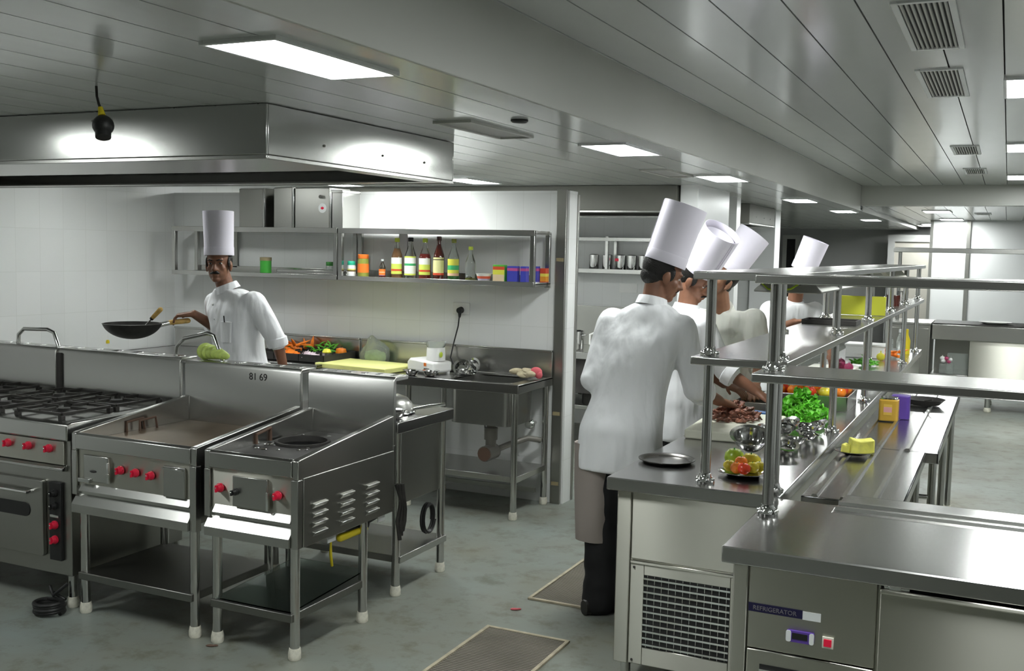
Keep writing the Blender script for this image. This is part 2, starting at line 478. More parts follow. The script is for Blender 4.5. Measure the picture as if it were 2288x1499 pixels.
grille(-.32, 10.6, .15, .6, 'small ceiling air grille nearest the crossing beam')
grille(-.33, 14.9, .15, .5, 'tiny ceiling air grille beyond the crossing beam', z=2.31)
def hatch(x, y, label):
    t = thing('unlit_ceiling_light', label, 'ceiling light', (x, y, LZ), 0, 'unlit ceiling fittings')
    f = MB(); a, b, e = .075, .30, .016
    f.box(-a-e, -a, -b-e, b+e, -.012, .01).box(a, a+e, -b-e, b+e, -.012, .01).box(-a, a, -b-e, -b, -.012, .01).box(-a, a, b, b+e, -.012, .01)
    f.build('frame', 'paint', t, bev=.002)
    MB().box(-a, a, -b, b, -.004, .003).build('panel', 'paint_grey', t, flat=True)
hatch(-2.12, 4.18, 'unlit narrow grey ceiling fitting beside the steel hood corner')
hatch(-2.07, 6.75, 'unlit narrow grey ceiling fitting near the tiled partition end')
dt = MB().lathe([(.0, -.012), (.028, -.012), (.036, -.006), (.036, .002)], seg=24).build('smoke_detector', 'black')
tag(dt, 'small round black hole cover in the ceiling by the unlit fitting', 'ceiling fitting', (-1.84, 3.93, LZ))

# hanging plug
t = thing('hanging_plug', 'round black plug on a cord hanging from the ceiling before the hood', 'plug', (-2.83, 2.68, 2.095))
MB().tube([(-.03, 0, .155), (-.028, 0, .12), (-.02, 0, .095), (-.012, 0, .08)], .0045).build('cord', 'soot', t)
MB().tube([(-.013, 0, .083), (-.006, 0, .055)], [.008, .013]).build('collar', 'yellow', t)
MB().ball((0, 0, .02), (.036, .036, .036)).cyl((.0, 0, .02), (.012, -.012, -.022), .026).build('plug_body', 'black', t)

# ---------------------------------------------------------------- exhaust hoods
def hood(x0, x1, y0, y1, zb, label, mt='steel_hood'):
    t = thing('exhaust_hood', label, 'hood', (x0, y0, zb))
    w, d, h = x1-x0, y1-y0, LZ-zb-.002
    c = MB()
    c.box(0, w, 0, .012, 0, h).box(0, w, d-.012, d, 0, h).box(0, .012, .012, d-.012, 0, h)
    c.box(w-.012, w, .012, d-.012, 0, h).box(.012, w-.012, .012, d-.012, h-.012, h)
    c.build('canopy', mt, t, bev=.003)
    g = MB(); e = .11; fe = .62 if d > 1.4 else .11
    g.box(.012, w-.012, .012, fe, -.012, .0).box(.012, w-.012, d-e, d-.012, -.012, .0).box(.012, e, fe, d-e, -.012, .0).box(w-e, w-.012, fe, d-e, -.012, .0)
    g.box(.0, w, .0, .014, -.016, -.0005).box(0, w, d-.014, d, -.016, -.0005).box(0, .014, .014, d-.014, -.016, -.0005).box(w-.014, w, .014, d-.014, -.016, -.0005)
    g.build('grease_gutter', 'steel', t, bev=.002)
    f = MB(); n = 24
    for i in range(n):
        xx = e + (w-2*e)*i/n
        f.box(xx, xx+(w-2*e)/n*.55, fe, d-e, .06, .10)
    f.build('baffle_filter', 'soot', t, flat=True)
    r = MB()
    for xx in [w*.2, w*.5, w*.75]: r.ball((xx, -.001, h*.8), .006, 8, 6)
    for yy in (d*.25, d*.55, d*.8): r.ball((w+.001, yy, h*.35), .006, 8, 6)
    r.build('rivets', 'steel_dull', t)
    return t
hood(-6.08, -2.54, 3.19, 4.66, 2.058, 'big stainless steel exhaust hood hanging over the cooking range')
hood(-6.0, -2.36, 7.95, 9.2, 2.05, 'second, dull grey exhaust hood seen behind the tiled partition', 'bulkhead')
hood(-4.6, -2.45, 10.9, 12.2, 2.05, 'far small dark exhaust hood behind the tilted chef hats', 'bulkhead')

# ---------------------------------------------------------------- cooking line
def knob(parent, x, y, z, mat='red_knob', r=.019, axis='y'):
    k = MB().cyl((0, .002, 0), (0, -.008, 0), r*1.05, seg=20).cyl((0, -.008, 0), (0, -.024, 0), r*.95, r*.72, seg=20)
    k.box(-.004, .004, -.032, -.022, -r*.8, r*.8)
    o = k.build('knob', mat, parent, bev=.001); o.location = (x, y, z)
    p = MB().ball((0, -.031, .003), (.004, .003, .004), 8, 6).build('knob_pointer', 'chrome', o)
    return o
def legs(t, xs, ys, z1, r=.021, mat='steel_tube'):
    for x in xs:
        for y in ys:
            l = MB().cyl((0, 0, .045), (0, 0, z1), r).build('leg', mat, t); l.location = (x, y, 0)
            MB().lathe([(r*1.15, 0), (r*1.3, .006), (r*1.3, .03), (r*1.1, .05)], seg=16).build('leg_foot', 'foot_white', l)
def rounded(x0, x1, z0, z1, r, n=5):
    P = []
    for cx, cz, a0 in ((x1-r, z1-r, 0), (x0+r, z1-r, 90), (x0+r, z0+r, 180), (x1-r, z0+r, 270)):
        for i in range(n+1):
            a = math.radians(a0+90*i/n); P.append((cx+r*math.cos(a), cz+r*math.sin(a)))
    return P
def backsplash(t, x0, x1, yb, z0, z1, deck=.13, slots=6):
    """upright plate with a slotted deck behind it"""
    b = MB().prism([(yb, z0), (yb, z1-.02), (yb+.012, z1), (yb+deck, z1), (yb+deck, z1-.022), (yb+.022, z1-.022), (yb+.022, z0)], x0, x1)
    o = b.build('backsplash', 'steel', t, bev=.004)
    s = MB(); w = (x1-x0)/slots
    for i in range(slots):
        cx = x0+w*(i+.5); s.box(cx-w*.16, cx+w*.16, yb+.05, yb+.10, z1-.001, z1+.0025)
    s.build('vent_slots', 'chrome', t, bev=.001)
def range_unit(x0, x1, label, oven=True):
    """gas range: origin at its front left foot corner"""
    t = thing('gas_range', label, 'cooker', (x0, 3.42, 0))
    w, d = x1-x0, .73
    MB().box(0, w, .02, d+.01, .16, .80).build('body', 'steel_dull', t, bev=.004)
    MB().prism([(0, .80), (0, .875), (.03, .885), (d, .885), (d, .80)], 0, w).build('cooktop', 'steel', t, bev=.006)
    MB().box(.03, w-.03, .008, .02, .685, .795).build('control_panel', 'steel_front', t, bev=.002)
    n = 6
    for i in range(n): knob(t, .08+(w-.20)*i/(n-1) if i < n else 0, .006, .757)
    MB().prism([(.02, .655), (-.012, .66), (-.012, .672), (.02, .685)], .02, w-.02).build('drip_ledge', 'steel', t, bev=.002)
    MB().prism(rounded(.03, w-.16, .24, .60, .012), .02, -.004, 'y').build('oven_door', 'steel_dull', t, bev=.003)
    dr = t.children[-1]
    MB().prism(rounded(.16, w-.24, .42, .485, .03), -.0035, -.008, 'y').build('oven_window', 'black', dr)
    MB().tube([(.10, -.004, .545), (.10, -.035, .545), (w-.22, -.035, .545), (w-.22, -.004, .545)], .009).build('oven_handle', 'chrome', dr)
    MB().box(w-.125, w-.05, .004, .02, .23, .60).build('side_panel', 'black', t, bev=.002)
    for z in (.40, .33): knob(t, w-.085, .002, z)
    for z in (.55, .49): knob(t, w-.085, .002, z, 'black', .017)
    MB().box(w-.115, w-.06, -.002, .006, .435, .447).build('switch_plate', 'chrome', t, bev=.001)
    # burners
    for i in range(2):
        for j in range(2):
            cx, cy = w*(.27+.46*i), .20+.33*j
            b = MB().lathe([(.055, .885), (.055, .897), (.04, .903), (.03, .912), (.0, .912)], (cx, cy, 0), cap=False).build('burner', 'iron', t)
            g = MB(); s = .145
            for q in (-1, 1):
                g.box(cx-s, cx+s, cy+q*s-.008, cy+q*s+.008, .905, .918).box(cx+q*s-.008, cx+q*s+.008, cy-s, cy+s, .905, .918)
                g.box(cx+q*.05-.006 if q > 0 else cx-s, cx+s if q > 0 else cx-.044, cy-.006, cy+.006, .908, .924)
                g.box(cx-.006, cx+.006, cy+.05 if q > 0 else cy-s, cy+s if q > 0 else cy-.05, .908, .924)
                for p in (-1, 1): g.box(cx+q*s-.012, cx+q*s+.012, cy+p*s-.012, cy+p*s+.012, .885, .906)
            g.build('pan_support', 'iron', b, bev=.002)
    backsplash(t, 0, w, d, .80, 1.125)
    MB().box(-.001, .03, d-.012, d-.001, .885, 1.10).build('edge_strip', 'soot', t)
    legs(t, (.04, w-.04), (.06, d), .17)
    return t
ra = range_unit(-5.56, -4.76, 'gas range at the photo edge, only its backsplash and rear corner in view')
rb = range_unit(-4.74, -3.86, 'gas range with black pan supports, red knobs and an oven, beside the griddle')
MB().tube([(.42, .80, 1.12), (.425, .80, 1.175), (.47, .80, 1.21), (.66, .80, 1.215), (.71, .80, 1.20), (.745, .80, 1.12)], .011).build('pot_rail', 'steel_tube', ra)
MB().tube([(.84, .03, .12), (.80, -.02, .07), (.76, .0, .10), (.72, .04, .06), (.80, .05, .03)], .008).build('gas_hose', 'black', rb)

def station_frame(t, w, d, top=.85, bottom=.49):
    """shared carcase of the griddle and the wok station"""
    b = MB().box(.004, w-.004, .03, d+.02, bottom+.02, top-.058)
    b.build('body', 'steel_dull', t, bev=.003)
    # raised side cheeks and front lip
    for a, q in ((0, 0), (w-.03, 1)):
        MB().prism([(0, top-.085), (0, top-.006), (.012, top), (d, top+.085), (d, top-.085)], a, a+.03).build('side_cheek', 'steel', t, bev=.004)
    MB().prism([(-.006, top-.075), (-.006, top-.01), (.01, top), (.035, top-.012), (.035, top-.075)], .03, w-.03).build('front_lip', 'steel', t, bev=.003)
    backsplash(t, 0, w, d, top-.06, 1.115)
    # stepped ledges at the foot of the front
    MB().prism([(.03, .640), (-.009, .586), (-.009, .582), (.03, .582)], .05, w-.035).build('drip_ledge', 'steel', t, ang=20)
    MB().prism([(.018, .566), (-.016, .520), (-.016, .482), (.03, .482)], .012, w-.035).build('drip_tray', 'steel', t, ang=20)
    MB().box(w-.034, w+.001, -.004, .03, .48, top-.085).build('front_post', 'steel', t, bev=.002)
    MB().box(-.001, .028, .0, .03, .56, top-.085).build('front_post', 'steel', t, bev=.002)
    MB().box(.028, w-.034, .016, .03, .56, .66).build('front_strip', 'steel', t)
    # lower shelf
    MB().prism([(.0, .165), (.0, .20), (d-.17, .20), (d-.17, .165)], .03, w-.03).build('lower_shelf', 'shelf_shaded', t, bev=.004)
    legs(t, (.04, w-.04), (.035, d-.19), bottom+.03)
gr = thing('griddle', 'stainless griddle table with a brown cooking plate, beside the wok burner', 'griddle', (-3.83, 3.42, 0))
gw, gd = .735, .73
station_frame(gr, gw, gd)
MB().box(.03, gw-.03, .035, gd, .775, .806).build('griddle_plate', 'griddle_plate', gr, bev=.003)
MB().box(.03, gw-.03, .012, .03, .60, .775).build('control_panel', 'steel_front', gr, bev=.002)
dp = MB().box(.075, .225, -.002, .012, .632, .752).build('access_door', 'steel', gr, bev=.003)
MB().box(.222, .234, -.008, .002, .635, .73).box(.222, .240, -.012, .0, .665, .68).build('door_latch', 'chrome', dp, bev=.001)
MB().ball((.135, -.004, .68), (.02, .004, .006), 10, 6).build('finger_hole', 'black', dp)
for x in (.295, .385, .475): knob(gr, x, .006, .700 - (x-.385)*.02)
rp = MB().box(.55, .67, -.001, .012, .615, .752).build('access_panel', 'steel', gr, bev=.003)
MB().box(.55, .665, -.012, -.001, .738, .746).build('pull_edge', 'chrome', rp, bev=.001)
MB().box(.05, .12, -.014, .02, .625, .645).build('grease_spout', 'steel_bowl', gr, bev=.003)
for k, x in enumerate((.035, .058)):
    MB().tube([(x, .30+k*.06, .806), (x, .30+k*.06, .855), (x+.004, .40+k*.06, .862), (x+.004, .41+k*.06, .806)], .006, 8).build('lifting_bracket', 'rust', gr)
MB().box(gw-.10, gw-.04, .40, .62, .806, .815).build('scraper_slot', 'soot', gr, bev=.002)
writing('81 69', .05, 'soot', 'chalk_mark', gr, (.42, .7295, 1.045), (PI/2, 0, 0))

wk = thing('wok_burner_station', 'stainless wok burner station with a round black hole and louvered side', 'cooker', (-3.05, 3.42, 0))
ww, wd = .49, .73
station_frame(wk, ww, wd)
# top plate with a round hole
tp = MB(); hx, hy, hr, N = .17, .46, .115, 40
outer = []
for i in range(N):
    a = 2*PI*i/N; dx, dy = math.cos(a), math.sin(a)
    sx = ((ww-.03-hx) if dx > 0 else (hx-.03))/max(abs(dx), 1e-6); sy = ((wd-hy) if dy > 0 else (hy-.035))/max(abs(dy), 1e-6)
    q = min(sx, sy); outer.append((hx+dx*q, hy+dy*q))
vs = [(x, y, .82) for x, y in outer] + [(hx+hr*math.cos(2*PI*i/N), hy+hr*math.sin(2*PI*i/N), .82) for i in range(N)] + \
     [(hx+hr*math.cos(2*PI*i/N), hy+hr*math.sin(2*PI*i/N), .80) for i in range(N)] + [(x, y, .80) for x, y in outer]
fs = []
for i in range(N):
    j = (i+1) % N
    fs += [(i, j, N+j, N+i), (N+i, N+j, 2*N+j, 2*N+i), (2*N+i, 2*N+j, 3*N+j, 3*N+i), (3*N+i, 3*N+j, j, i)]
tp.add(vs, fs); tp.build('top_plate', 'iron', wk)
MB().lathe([(hr+.012, .8205), (hr+.012, .830), (hr-.002, .830), (hr-.004, .805)], (hx, hy, 0), 40, cap=False).build('burner_ring', 'soot', wk)
MB().lathe([(hr, .80), (hr*.9, .797), (hr*.3, .796), (0, .796)], (hx, hy, 0), 32, cap=False).build('burner_well', 'black', wk)
MB().box(.03, ww-.03, .035, .05, .80, .825).build('plate_edge', 'rust', wk, bev=.002)
ct = MB(); rnd = random.Random(3)
for i in range(26):
    a = rnd.uniform(0, 2*PI); q = hr+rnd.uniform(.02, .12)
    x, y = hx+q*math.cos(a), hy+q*math.sin(a)
    if .05 < x < ww-.05 and .06 < y < wd-.03: ct.ball((x, y, .821), (.010, .012, .002), 8, 4)
o = ct.build('food_scraps', 'steel_bowl', wk); o['kind'] = 'stuff'
MB().box(.03, ww-.03, .012, .03, .60, .775).build('control_panel', 'steel_front', wk, bev=.002)
dp = MB().box(.155, .335, -.004, .012, .622, .752).build('access_door', 'steel', wk, bev=.003)
MB().box(.333, .345, -.010, .0, .622, .70).build('door_hinge', 'chrome', dp, bev=.001)
knob(wk, .082, .006, .690); knob(wk, .385, .006, .692); knob(wk, .172, -.004, .684, 'black', .014)
MB().tube([(.036, .30, .825), (.036, .30, .868), (.036, .40, .885), (.036, .40, .825)], .007, 8).build('lifting_bracket', 'rust', wk)
# side plate with pressed louvers
sp = MB().box(ww-.006, ww+.003, .035, wd+.0, .48, .770)
for cx in (.14, .34, .54):
    for k in range(4):
        z = .655-k*.04
        sp.prism([(ww+.002, z), (ww+.020, z-.004), (ww+.020, z-.008), (ww+.002, z-.026)], cx-.048, cx+.048, 'y')
sp.build('louvered_side', 'steel_dull', wk, bev=.0025)
MB().tube([(ww-.10, .46, .47), (ww-.10, .50, .44), (ww-.09, .62, .44), (ww-.08, .75, .46)], .017, 10).build('gas_pipe', 'soot', wk)
vl = MB().cyl((ww-.09, .60, .44), (ww-.06, .60, .44), .026, seg=14).cyl((ww-.10, .56, .44), (ww-.10, .64, .44), .03, seg=12).build('gas_valve', 'soot', wk)
MB().limb((ww-.055, .58, .425), (ww-.055, .38, .43), .014, .018).build('valve_lever', 'yellow', vl)
for y, z in ((.29, .455), (.69, .455)):
    MB().box(ww-.04, ww-.036, y-.03, y+.03, z-.018, z+.018).build('paper_tag', 'sticker_white', wk)
MB().tube([(ww-.09, .36, .42), (ww-.088, .355, .36), (ww-.09, .37, .30)], [.004, .007, .006], 8).build('pilot_tube', 'yellow', wk)
ho_ = MB()
for k in range(3): ho_.tube([(ww-.01+.012*k, wd+.045+.008*k, .60), (ww+.012+.01*k, wd+.06, .52-.02*k), (ww-.005+.014*k, wd+.05+.01*k, .42), (ww+.008, wd+.055+.012*k, .33+.02*k)], .010, 8)
ho_.build('gas_hose', 'iron', wk)
gl = MB().box(0, .40, 0, .56, 0, .006).build('glass_sheet', 'glass_green')
tag(gl, 'thin clear glass sheet lying on the lower shelf of the wok burner station', 'glass sheet', (-3.005, 3.435, .2005))
gl.rotation_euler = (math.radians(3), 0, 0)

# work bench behind the wok station
wb = thing('drain_bench', 'steel bench with a deep side panel behind the wok burner station', 'work bench', (-3.45, 4.30, 0))
bw, bd = .82, .57
MB().prism([(.02, .815), (.0, .82), (.0, .868), (.02, .872), (bd, .872), (bd, .815)], 0, bw).build('bench_top', 'steel_top', wb, bev=.004)
MB().prism([(.02, .45), (bd-.06, .45), (bd-.06, .815), (.02, .815)], .02, bw-.03).build('tank_panel', 'steel_dull', wb, bev=.003)
MB().box(.03, bw-.0, .04, bd-.06, .165, .20).build('lower_shelf', 'steel', wb, bev=.003)
legs(wb, (.05, bw-.03), (.045, bd-.075), .82, .021)
def coil(name, label, loc, R, r, n, mat, tilt=0, rz=0, group=None):
    pts = []
    for i in range(n*20+1):
        a = 2*PI*i/20; q = R*(1-.10*((i/20) % 1.7)/1.7); pts.append((q*math.cos(a), q*math.sin(a)*.92, r+ (i/20)*r*1.2))
    o = MB().tube(pts, r, 8).build(name, mat)
    tag(o, label, 'cable', loc, None); o.rotation_euler = (tilt, 0, rz); return o
coil('cable_coil', 'black cable coil lying on the floor by the range leg', (-3.92, 3.36, 0), .068, .010, 4, 'black')
c2 = coil('cable_coil', 'black cable coil hanging at the bench leg by the lower shelf', (-2.715, 4.72, .30), .085, .007, 4, 'black', 0, 0)
c2.rotation_euler = (math.radians(80), math.radians(20), math.radians(75)); c2.scale = (.5, 1, 1)
gp = MB().ball((0, 0, .021), (.034, .028, .022)).ball((.025, 0, .02), (.014, .014, .012)).build('bread_scrap', 'cabbage')
gp.data.materials[0] = MATS['sack']
tag(gp, 'small beige lump of food on the floor beside the cable coil', 'food scrap', (-4.01, 3.39, 0))

pr_ = MB().tube([(-.16, 0, 0), (-.15, 0, .06), (-.10, 0, .105), (.06, 0, .14), (.10, 0, .13), (.16, 0, 0)], .011).build('grab_rail', 'steel_tube')
tag(pr_, 'bent steel tube rail standing over the joint of the range and griddle backsplashes', 'rail', (-3.80, 4.225, 1.115))
# gourd on the backsplash deck
gv = MB()
for i in range(7):
    a = i/6; gv.ball((-.075+.17*a, .012*math.sin(3*a), .040-.012*a), (.030, .050-.030*a*a, .044-.026*a), 14, 10)
o = gv.build('gourd', 'gourd'); tag(o, 'pale green lumpy gourd lying on the griddle backsplash ledge', 'vegetable', (-3.70, 4.225, 1.118)); o.rotation_euler = (0, 0, -.25)

# ---------------------------------------------------------------- sieve and bowls on the drain bench
def bowl_mesh(r, h, th=.002, flare=.012):
    P = [(r*.42, 0), (r*.66, h*.12), (r*.86, h*.5), (r*.96, h*.92), (r+flare, h), (r+flare, h+th), (r*.94, h*.95), (r*.84, h*.53), (r*.64, h*.16), (0, h*.08)]
    return MB().lathe([(0, 0)]+P, seg=28, cap=False)
sv = thing('sieve', 'large steel mesh sieve turned upside down on the drain bench', 'sieve', (-2.83, 4.56, .873))
MB().lathe([(.118, .012), (.112, .045), (.085, .078), (.045, .094), (0, .098)], seg=28, cap=False).build('mesh_dome', 'steel_bowl', sv)
sv.children[0].data.materials[0] = MATS['steel_dull']
MB().tube([(.12*math.cos(i*PI/12), .12*math.sin(i*PI/12), .010) for i in range(24)], .007, 8, closed=True).build('rim', 'chrome', sv)
MB().tube([(.10, .04, .02), (.17, .09, .035), (.24, .14, .045)], [.006, .008, .008], 10).build('handle', 'chrome', sv)
b0 = bowl_mesh(.055, .04).build('steel_bowl', 'steel_bowl'); tag(b0, 'small shiny steel bowl left of the upturned sieve on the drain bench', 'bowl', (-3.02, 4.50, .873), group='steel bowls on the drain bench')
for lab, loc in (('shiny steel bowl tucked before the upturned sieve rim', (-2.86, 4.37, .873)), ('shiny steel bowl close to the drain bench front edge', (-2.71, 4.40, .873))):
    dup(b0, lab, loc, group='steel bowls on the drain bench')

# ---------------------------------------------------------------- benches along the tiled partition
def bench_top(t, x0, x1, d, z, hole=None):
    m_ = MB()
    if hole:
        hx0, hx1, hy0, hy1 = hole
        for a, b, c, e in ((x0, hx0, 0, d), (hx1, x1, 0, d), (hx0, hx1, 0, hy0), (hx0, hx1, hy1, d)): m_.box(a, b, c, e, z-.012, z)
    else: m_.box(x0, x1, 0, d, z-.012, z)
    m_.box(x0, x1, -.004, .01, z-.055, z+.004).box(x1-.012, x1, 0, d, z-.055, z+.004).box(x0, x0+.012, 0, d, z-.055, z+.004)
    m_.build('bench_top', 'steel_top', t, bev=.003)
    MB().box(x0, x1, d-.02, d, z, 1.045).box(x0, x1, d-.03, d, 1.035, 1.05).build('backsplash', 'steel', t, bev=.003)
st = thing('sink_bench', 'steel bench with a sink bowl and lower shelf against the tiled partition end', 'sink bench', (-4.26, 5.92, 0))
sw, sd, sz = 1.52, .55, .868
bench_top(st, 0, sw, sd, sz, (.99, 1.43, .07, .44))
bw_ = MB(); hx0, hx1, hy0, hy1, zb = .99, 1.43, .07, .44, .585
bw_.prism(rounded(hx0-.004, hx1+.004, hy0-.004, hy1+.004, .06), zb, sz-.004, 'z')
# open the bowl: inner wall and floor
bo = MB(); Pn = rounded(hx0, hx1, hy0, hy1, .06); Po = rounded(hx0-.004, hx1+.004, hy0-.004, hy1+.004, .06); n = len(Pn)
vs = [(x, y, sz) for x, y in Po]+[(x, y, zb) for x, y in Po]+[(x, y, sz) for x, y in Pn]+[(x, y, zb+.006) for x, y in Pn]
fs = [(i, (i+1) % n, n+(i+1) % n, n+i) for i in range(n)]+[(2*n+i, 2*n+(i+1) % n, 3*n+(i+1) % n, 3*n+i) for i in range(n)]
fs += [(i, (i+1) % n, 2*n+(i+1) % n, 2*n+i) for i in range(n)]+[list(range(n, 2*n)), list(range(3*n, 4*n))]
bo.add(vs, fs); bo.build('sink_bowl', 'steel', st)
dr = MB().cyl((1.21, .25, .585), (1.21, .25, .53), .03).cyl((1.21, .25, .54), (1.21, .25, .46), .045).cyl((1.21, .25, .46), (1.21, .25, .40), .036)
dr.cyl((1.21, .16, .375), (1.21, .30, .375), .052).tube([(1.21, .28, .375), (1.30, .34, .42), (1.40, .42, .46), (1.46, .50, .44)], .02)
dr.build('drain_trap', 'trap_grey', st)
MB().cyl((1.21, .15, .375), (1.21, .162, .375), .046).build('trap_cap', 'rust', st)
MB().tube([(1.10, .36, .60), (1.12, .34, .50), (1.16, .33, .43), (1.17, .33, .41)], [.008, .008, .012, .012], 8).build('water_hose', 'steel_tube', st)
vt = MB().ball((1.40, .46, .55), (.035, .03, .035)).cyl((1.40, .46, .55), (1.40, .42, .55), .022).cyl((1.40, .47, .55), (1.40, .545, .55), .012).cyl((1.40, .46, .57), (1.40, .46, .63), .008)
vt.build('water_tap', 'chrome', st)
MB().box(.66, sw-.02, .04, sd-.04, .235, .275).build('lower_shelf', 'steel', st, bev=.004)
MB().box(.66, sw-.05, .40, .42, .10, .13).build('floor_pipe', 'steel_dull', st)
legs(st, (.70, sw-.035), (.03, sd-.035), sz-.05)
lt = thing('prep_table', 'steel prep table under the left wall shelf, half hidden behind the cook', 'table', (-6.05, 5.92, 0))
bench_top(lt, 0, 1.77, .55, .895)
MB().box(.04, 1.73, .05, .50, .20, .24).build('lower_shelf', 'steel', lt, bev=.003)
legs(lt, (.04, 1.73), (.04, .51), .85)

# two wall shelves
def wall_shelf(x0, x1, label):
    t = thing('wall_shelf', label, 'shelf', (x0, 6.2, 1.48))
    w, d = x1-x0, .275
    MB().box(.0, w, .0, d, .345, .352).box(0, w, -.006, .006, .330, .368).build('top_deck', 'steel', t, bev=.002)
    MB().box(.0, w, .0, d, .012, .020).box(0, w, -.006, .004, .0, .032).box(0, w, d-.006, d, .012, .07).build('bottom_deck', 'steel', t, bev=.002)
    for x in (.0, w-.032):
        f = MB().box(x, x+.032, -.004, .026, .0, .368).box(x, x+.032, d-.03, d, -.01, .36).box(x, x+.032, .026, d-.03, .34, .366).box(x, x+.032, .026, d-.03, .0, .028)
        f.build('end_frame', 'steel_tube', t, bev=.002)
    MB().box(w*.22, w*.22+.07, d-.006, d+.0, .06, .345).build('wall_bracket', 'steel_dull', t)
    return t
wall_shelf(-5.84, -4.31, 'steel wall shelf behind the cook, left of the bottles')
wall_shelf(-4.30, -2.775, 'steel wall shelf holding the sauce bottles and spice boxes')
SZ = 1.5005
# steel boxes on the shelf
def steel_box(x0, x1, y1, h, label, dark=False):
    t = thing('steel_box', label, 'steel box', (x0, 6.215, 1.833), 0, 'steel boxes on top of the wall shelf')
    w = x1-x0
    MB().box(0, w, .01, y1, 0, h).build('casing', 'steel_dull', t, bev=.003)
    MB().box(w-.016, w, 0, .012, 0, h).build('door_edge', 'steel_tube', t, bev=.002)
    MB().box(0, w-.018, .002, .012, .004, h-.004).build('front_panel', 'steel_dull', t, bev=.002)
    return t
steel_box(-5.20, -4.965, .24, .30, 'dull steel box on the wall shelf, leftmost of the three')
steel_box(-4.88, -4.70, .24, .305, 'dull steel box on the wall shelf, middle one with a dark gap beside it')
b3 = steel_box(-4.69, -4.375, .24, .30, 'dull steel box on the wall shelf bearing a round white and red sticker')
MB().lathe([(0, 0), (.034, 0), (.034, .002), (0, .002)], seg=24, cap=False).xf(Matrix.Translation((.24, .0015, .155)) @ Matrix.Rotation(PI/2, 4, 'X')).build('round_sticker', 'sticker_white', b3)
MB().ball((.24, -.0005, .155), (.014, .002, .010), 12, 6).build('sticker_centre', 'red_switch', b3)
MB().cyl((.235, .002, .235), (.235, -.02, .235), .013).build('lock', 'chrome', b3)
sr = thing('steel_tin', 'bright steel tin on the wall shelf right of the stickered steel box', 'tin', (-4.37, 6.22, 1.833))
MB().box(0, .09, 0, .22, 0, .27).build('body', 'steel', sr, bev=.003)
MB().box(-.004, .094, -.004, .224, .262, .285).build('lid', 'steel', sr, bev=.004)
gt = thing('tin_can', 'green tin with an orange lid behind the cook, on the left wall shelf', 'tin', (-5.02, 6.30, SZ))
MB().lathe([(.0, 0), (.042, 0), (.042, .10), (0, .10)], seg=24, cap=False).build('body', 'green_box', gt)
MB().lathe([(.044, .10), (.044, .125), (.0, .127)], seg=24, cap=False).build('lid', 'tape', gt)
ft = MB().box(0, .62, 0, .20, 0, .022).box(0, .62, 0, .008, .02, .042).box(.0, .008, 0, .2, .02, .042).build('flat_tray', 'steel', bev=.003)
tag(ft, 'flat steel tray lying on the left wall shelf behind the cook', 'tray', (-4.98+.06, 6.235, SZ)); ft.location.x = -4.95+.08
# bottles and packs
def bottle(x, H, r, body, lab, cap, label, neck=.35, glass=None, fill=.55, y=6.285, lz=(.12, .52)):
    t = thing('sauce_bottle', label, 'bottle', (x, y, SZ), 0, 'bottles on the wall shelf')
    P = [(0, 0), (r*.94, 0), (r, .006), (r, H*.50), (r*.92, H*.58), (r*.52, H*.74), (r*.34, H*.84), (r*.33, H*.94)]
    MB().lathe(P+[(0, H*.94)], seg=24, cap=False).build('bottle_body', body if not glass else 'glass', t)
    if glass and fill:
        f = H*fill; Q = [(0, .004), (r*.93, .004), (r*.93, min(f, H*.50))]
        if f > H*.5: Q += [(r*.93-(r*.5)*min(1, (f-H*.5)/(H*.26)), f)]
        MB().lathe(Q+[(0, Q[-1][1])], seg=24, cap=False).build('sauce', glass, t)
    MB().lathe([(r*.40, H*.90), (r*.44, H*.905), (r*.44, H*.995), (r*.3, H), (0, H)], seg=16, cap=False).build('bottle_cap', cap, t)
    if lab:
        n = 14; z0, z1 = H*lz[0], H*lz[1]; lb = MB(); vs = []; fs = []
        for i in range(n+1):
            a = PI*(-.98+.96*i/n)
            for q, z in ((r+.0012, z0), (r+.0012, z1)): vs.append((q*math.cos(a), q*math.sin(a), z))
        for i in range(n): fs.append((2*i, 2*i+2, 2*i+3, 2*i+1))
        lb.add(vs, fs).build('bottle_label', lab, t)
    return t
bottle(-3.865, .285, .040, None, 'lab_lime', 'lime', 'lime capped bottle of tan sauce, left of the clear bottle with an oval label', glass='sauce_tan', fill=.74)
bottle(-3.755, .290, .042, None, 'lab_white', 'black', 'clear glass bottle with an oval white label between two lime capped sauce bottles', glass='sauce_tan', fill=0, lz=(.10, .55))
bottle(-3.640, .285, .041, None, 'lab_lime', 'lime', 'lime capped bottle of dark red sauce beside the brown sauce bottle', glass='sauce_red', fill=.62)
bottle(-3.530, .300, .039, 'sauce_brown', 'lab_cream', 'sauce_brown', 'dark brown sauce bottle with a cream label and brown cap')
bottle(-3.415, .285, .040, None, 'lab_yellow', 'olive', 'clear bottle with a yellow green label and olive cap, green dregs inside', glass='green_dark', fill=.12)
bottle(-3.285, .235, .035, None, None, 'lime', 'clear unlabelled bottle with a bright lime cap, shortest of the tall ones', glass='olive', fill=.10)
bottle(-3.985, .135, .024, None, 'lab_orange', 'sticker_white', 'small sauce bottle with a white cap and orange label', glass='sauce_red', fill=.35, lz=(.14, .48))
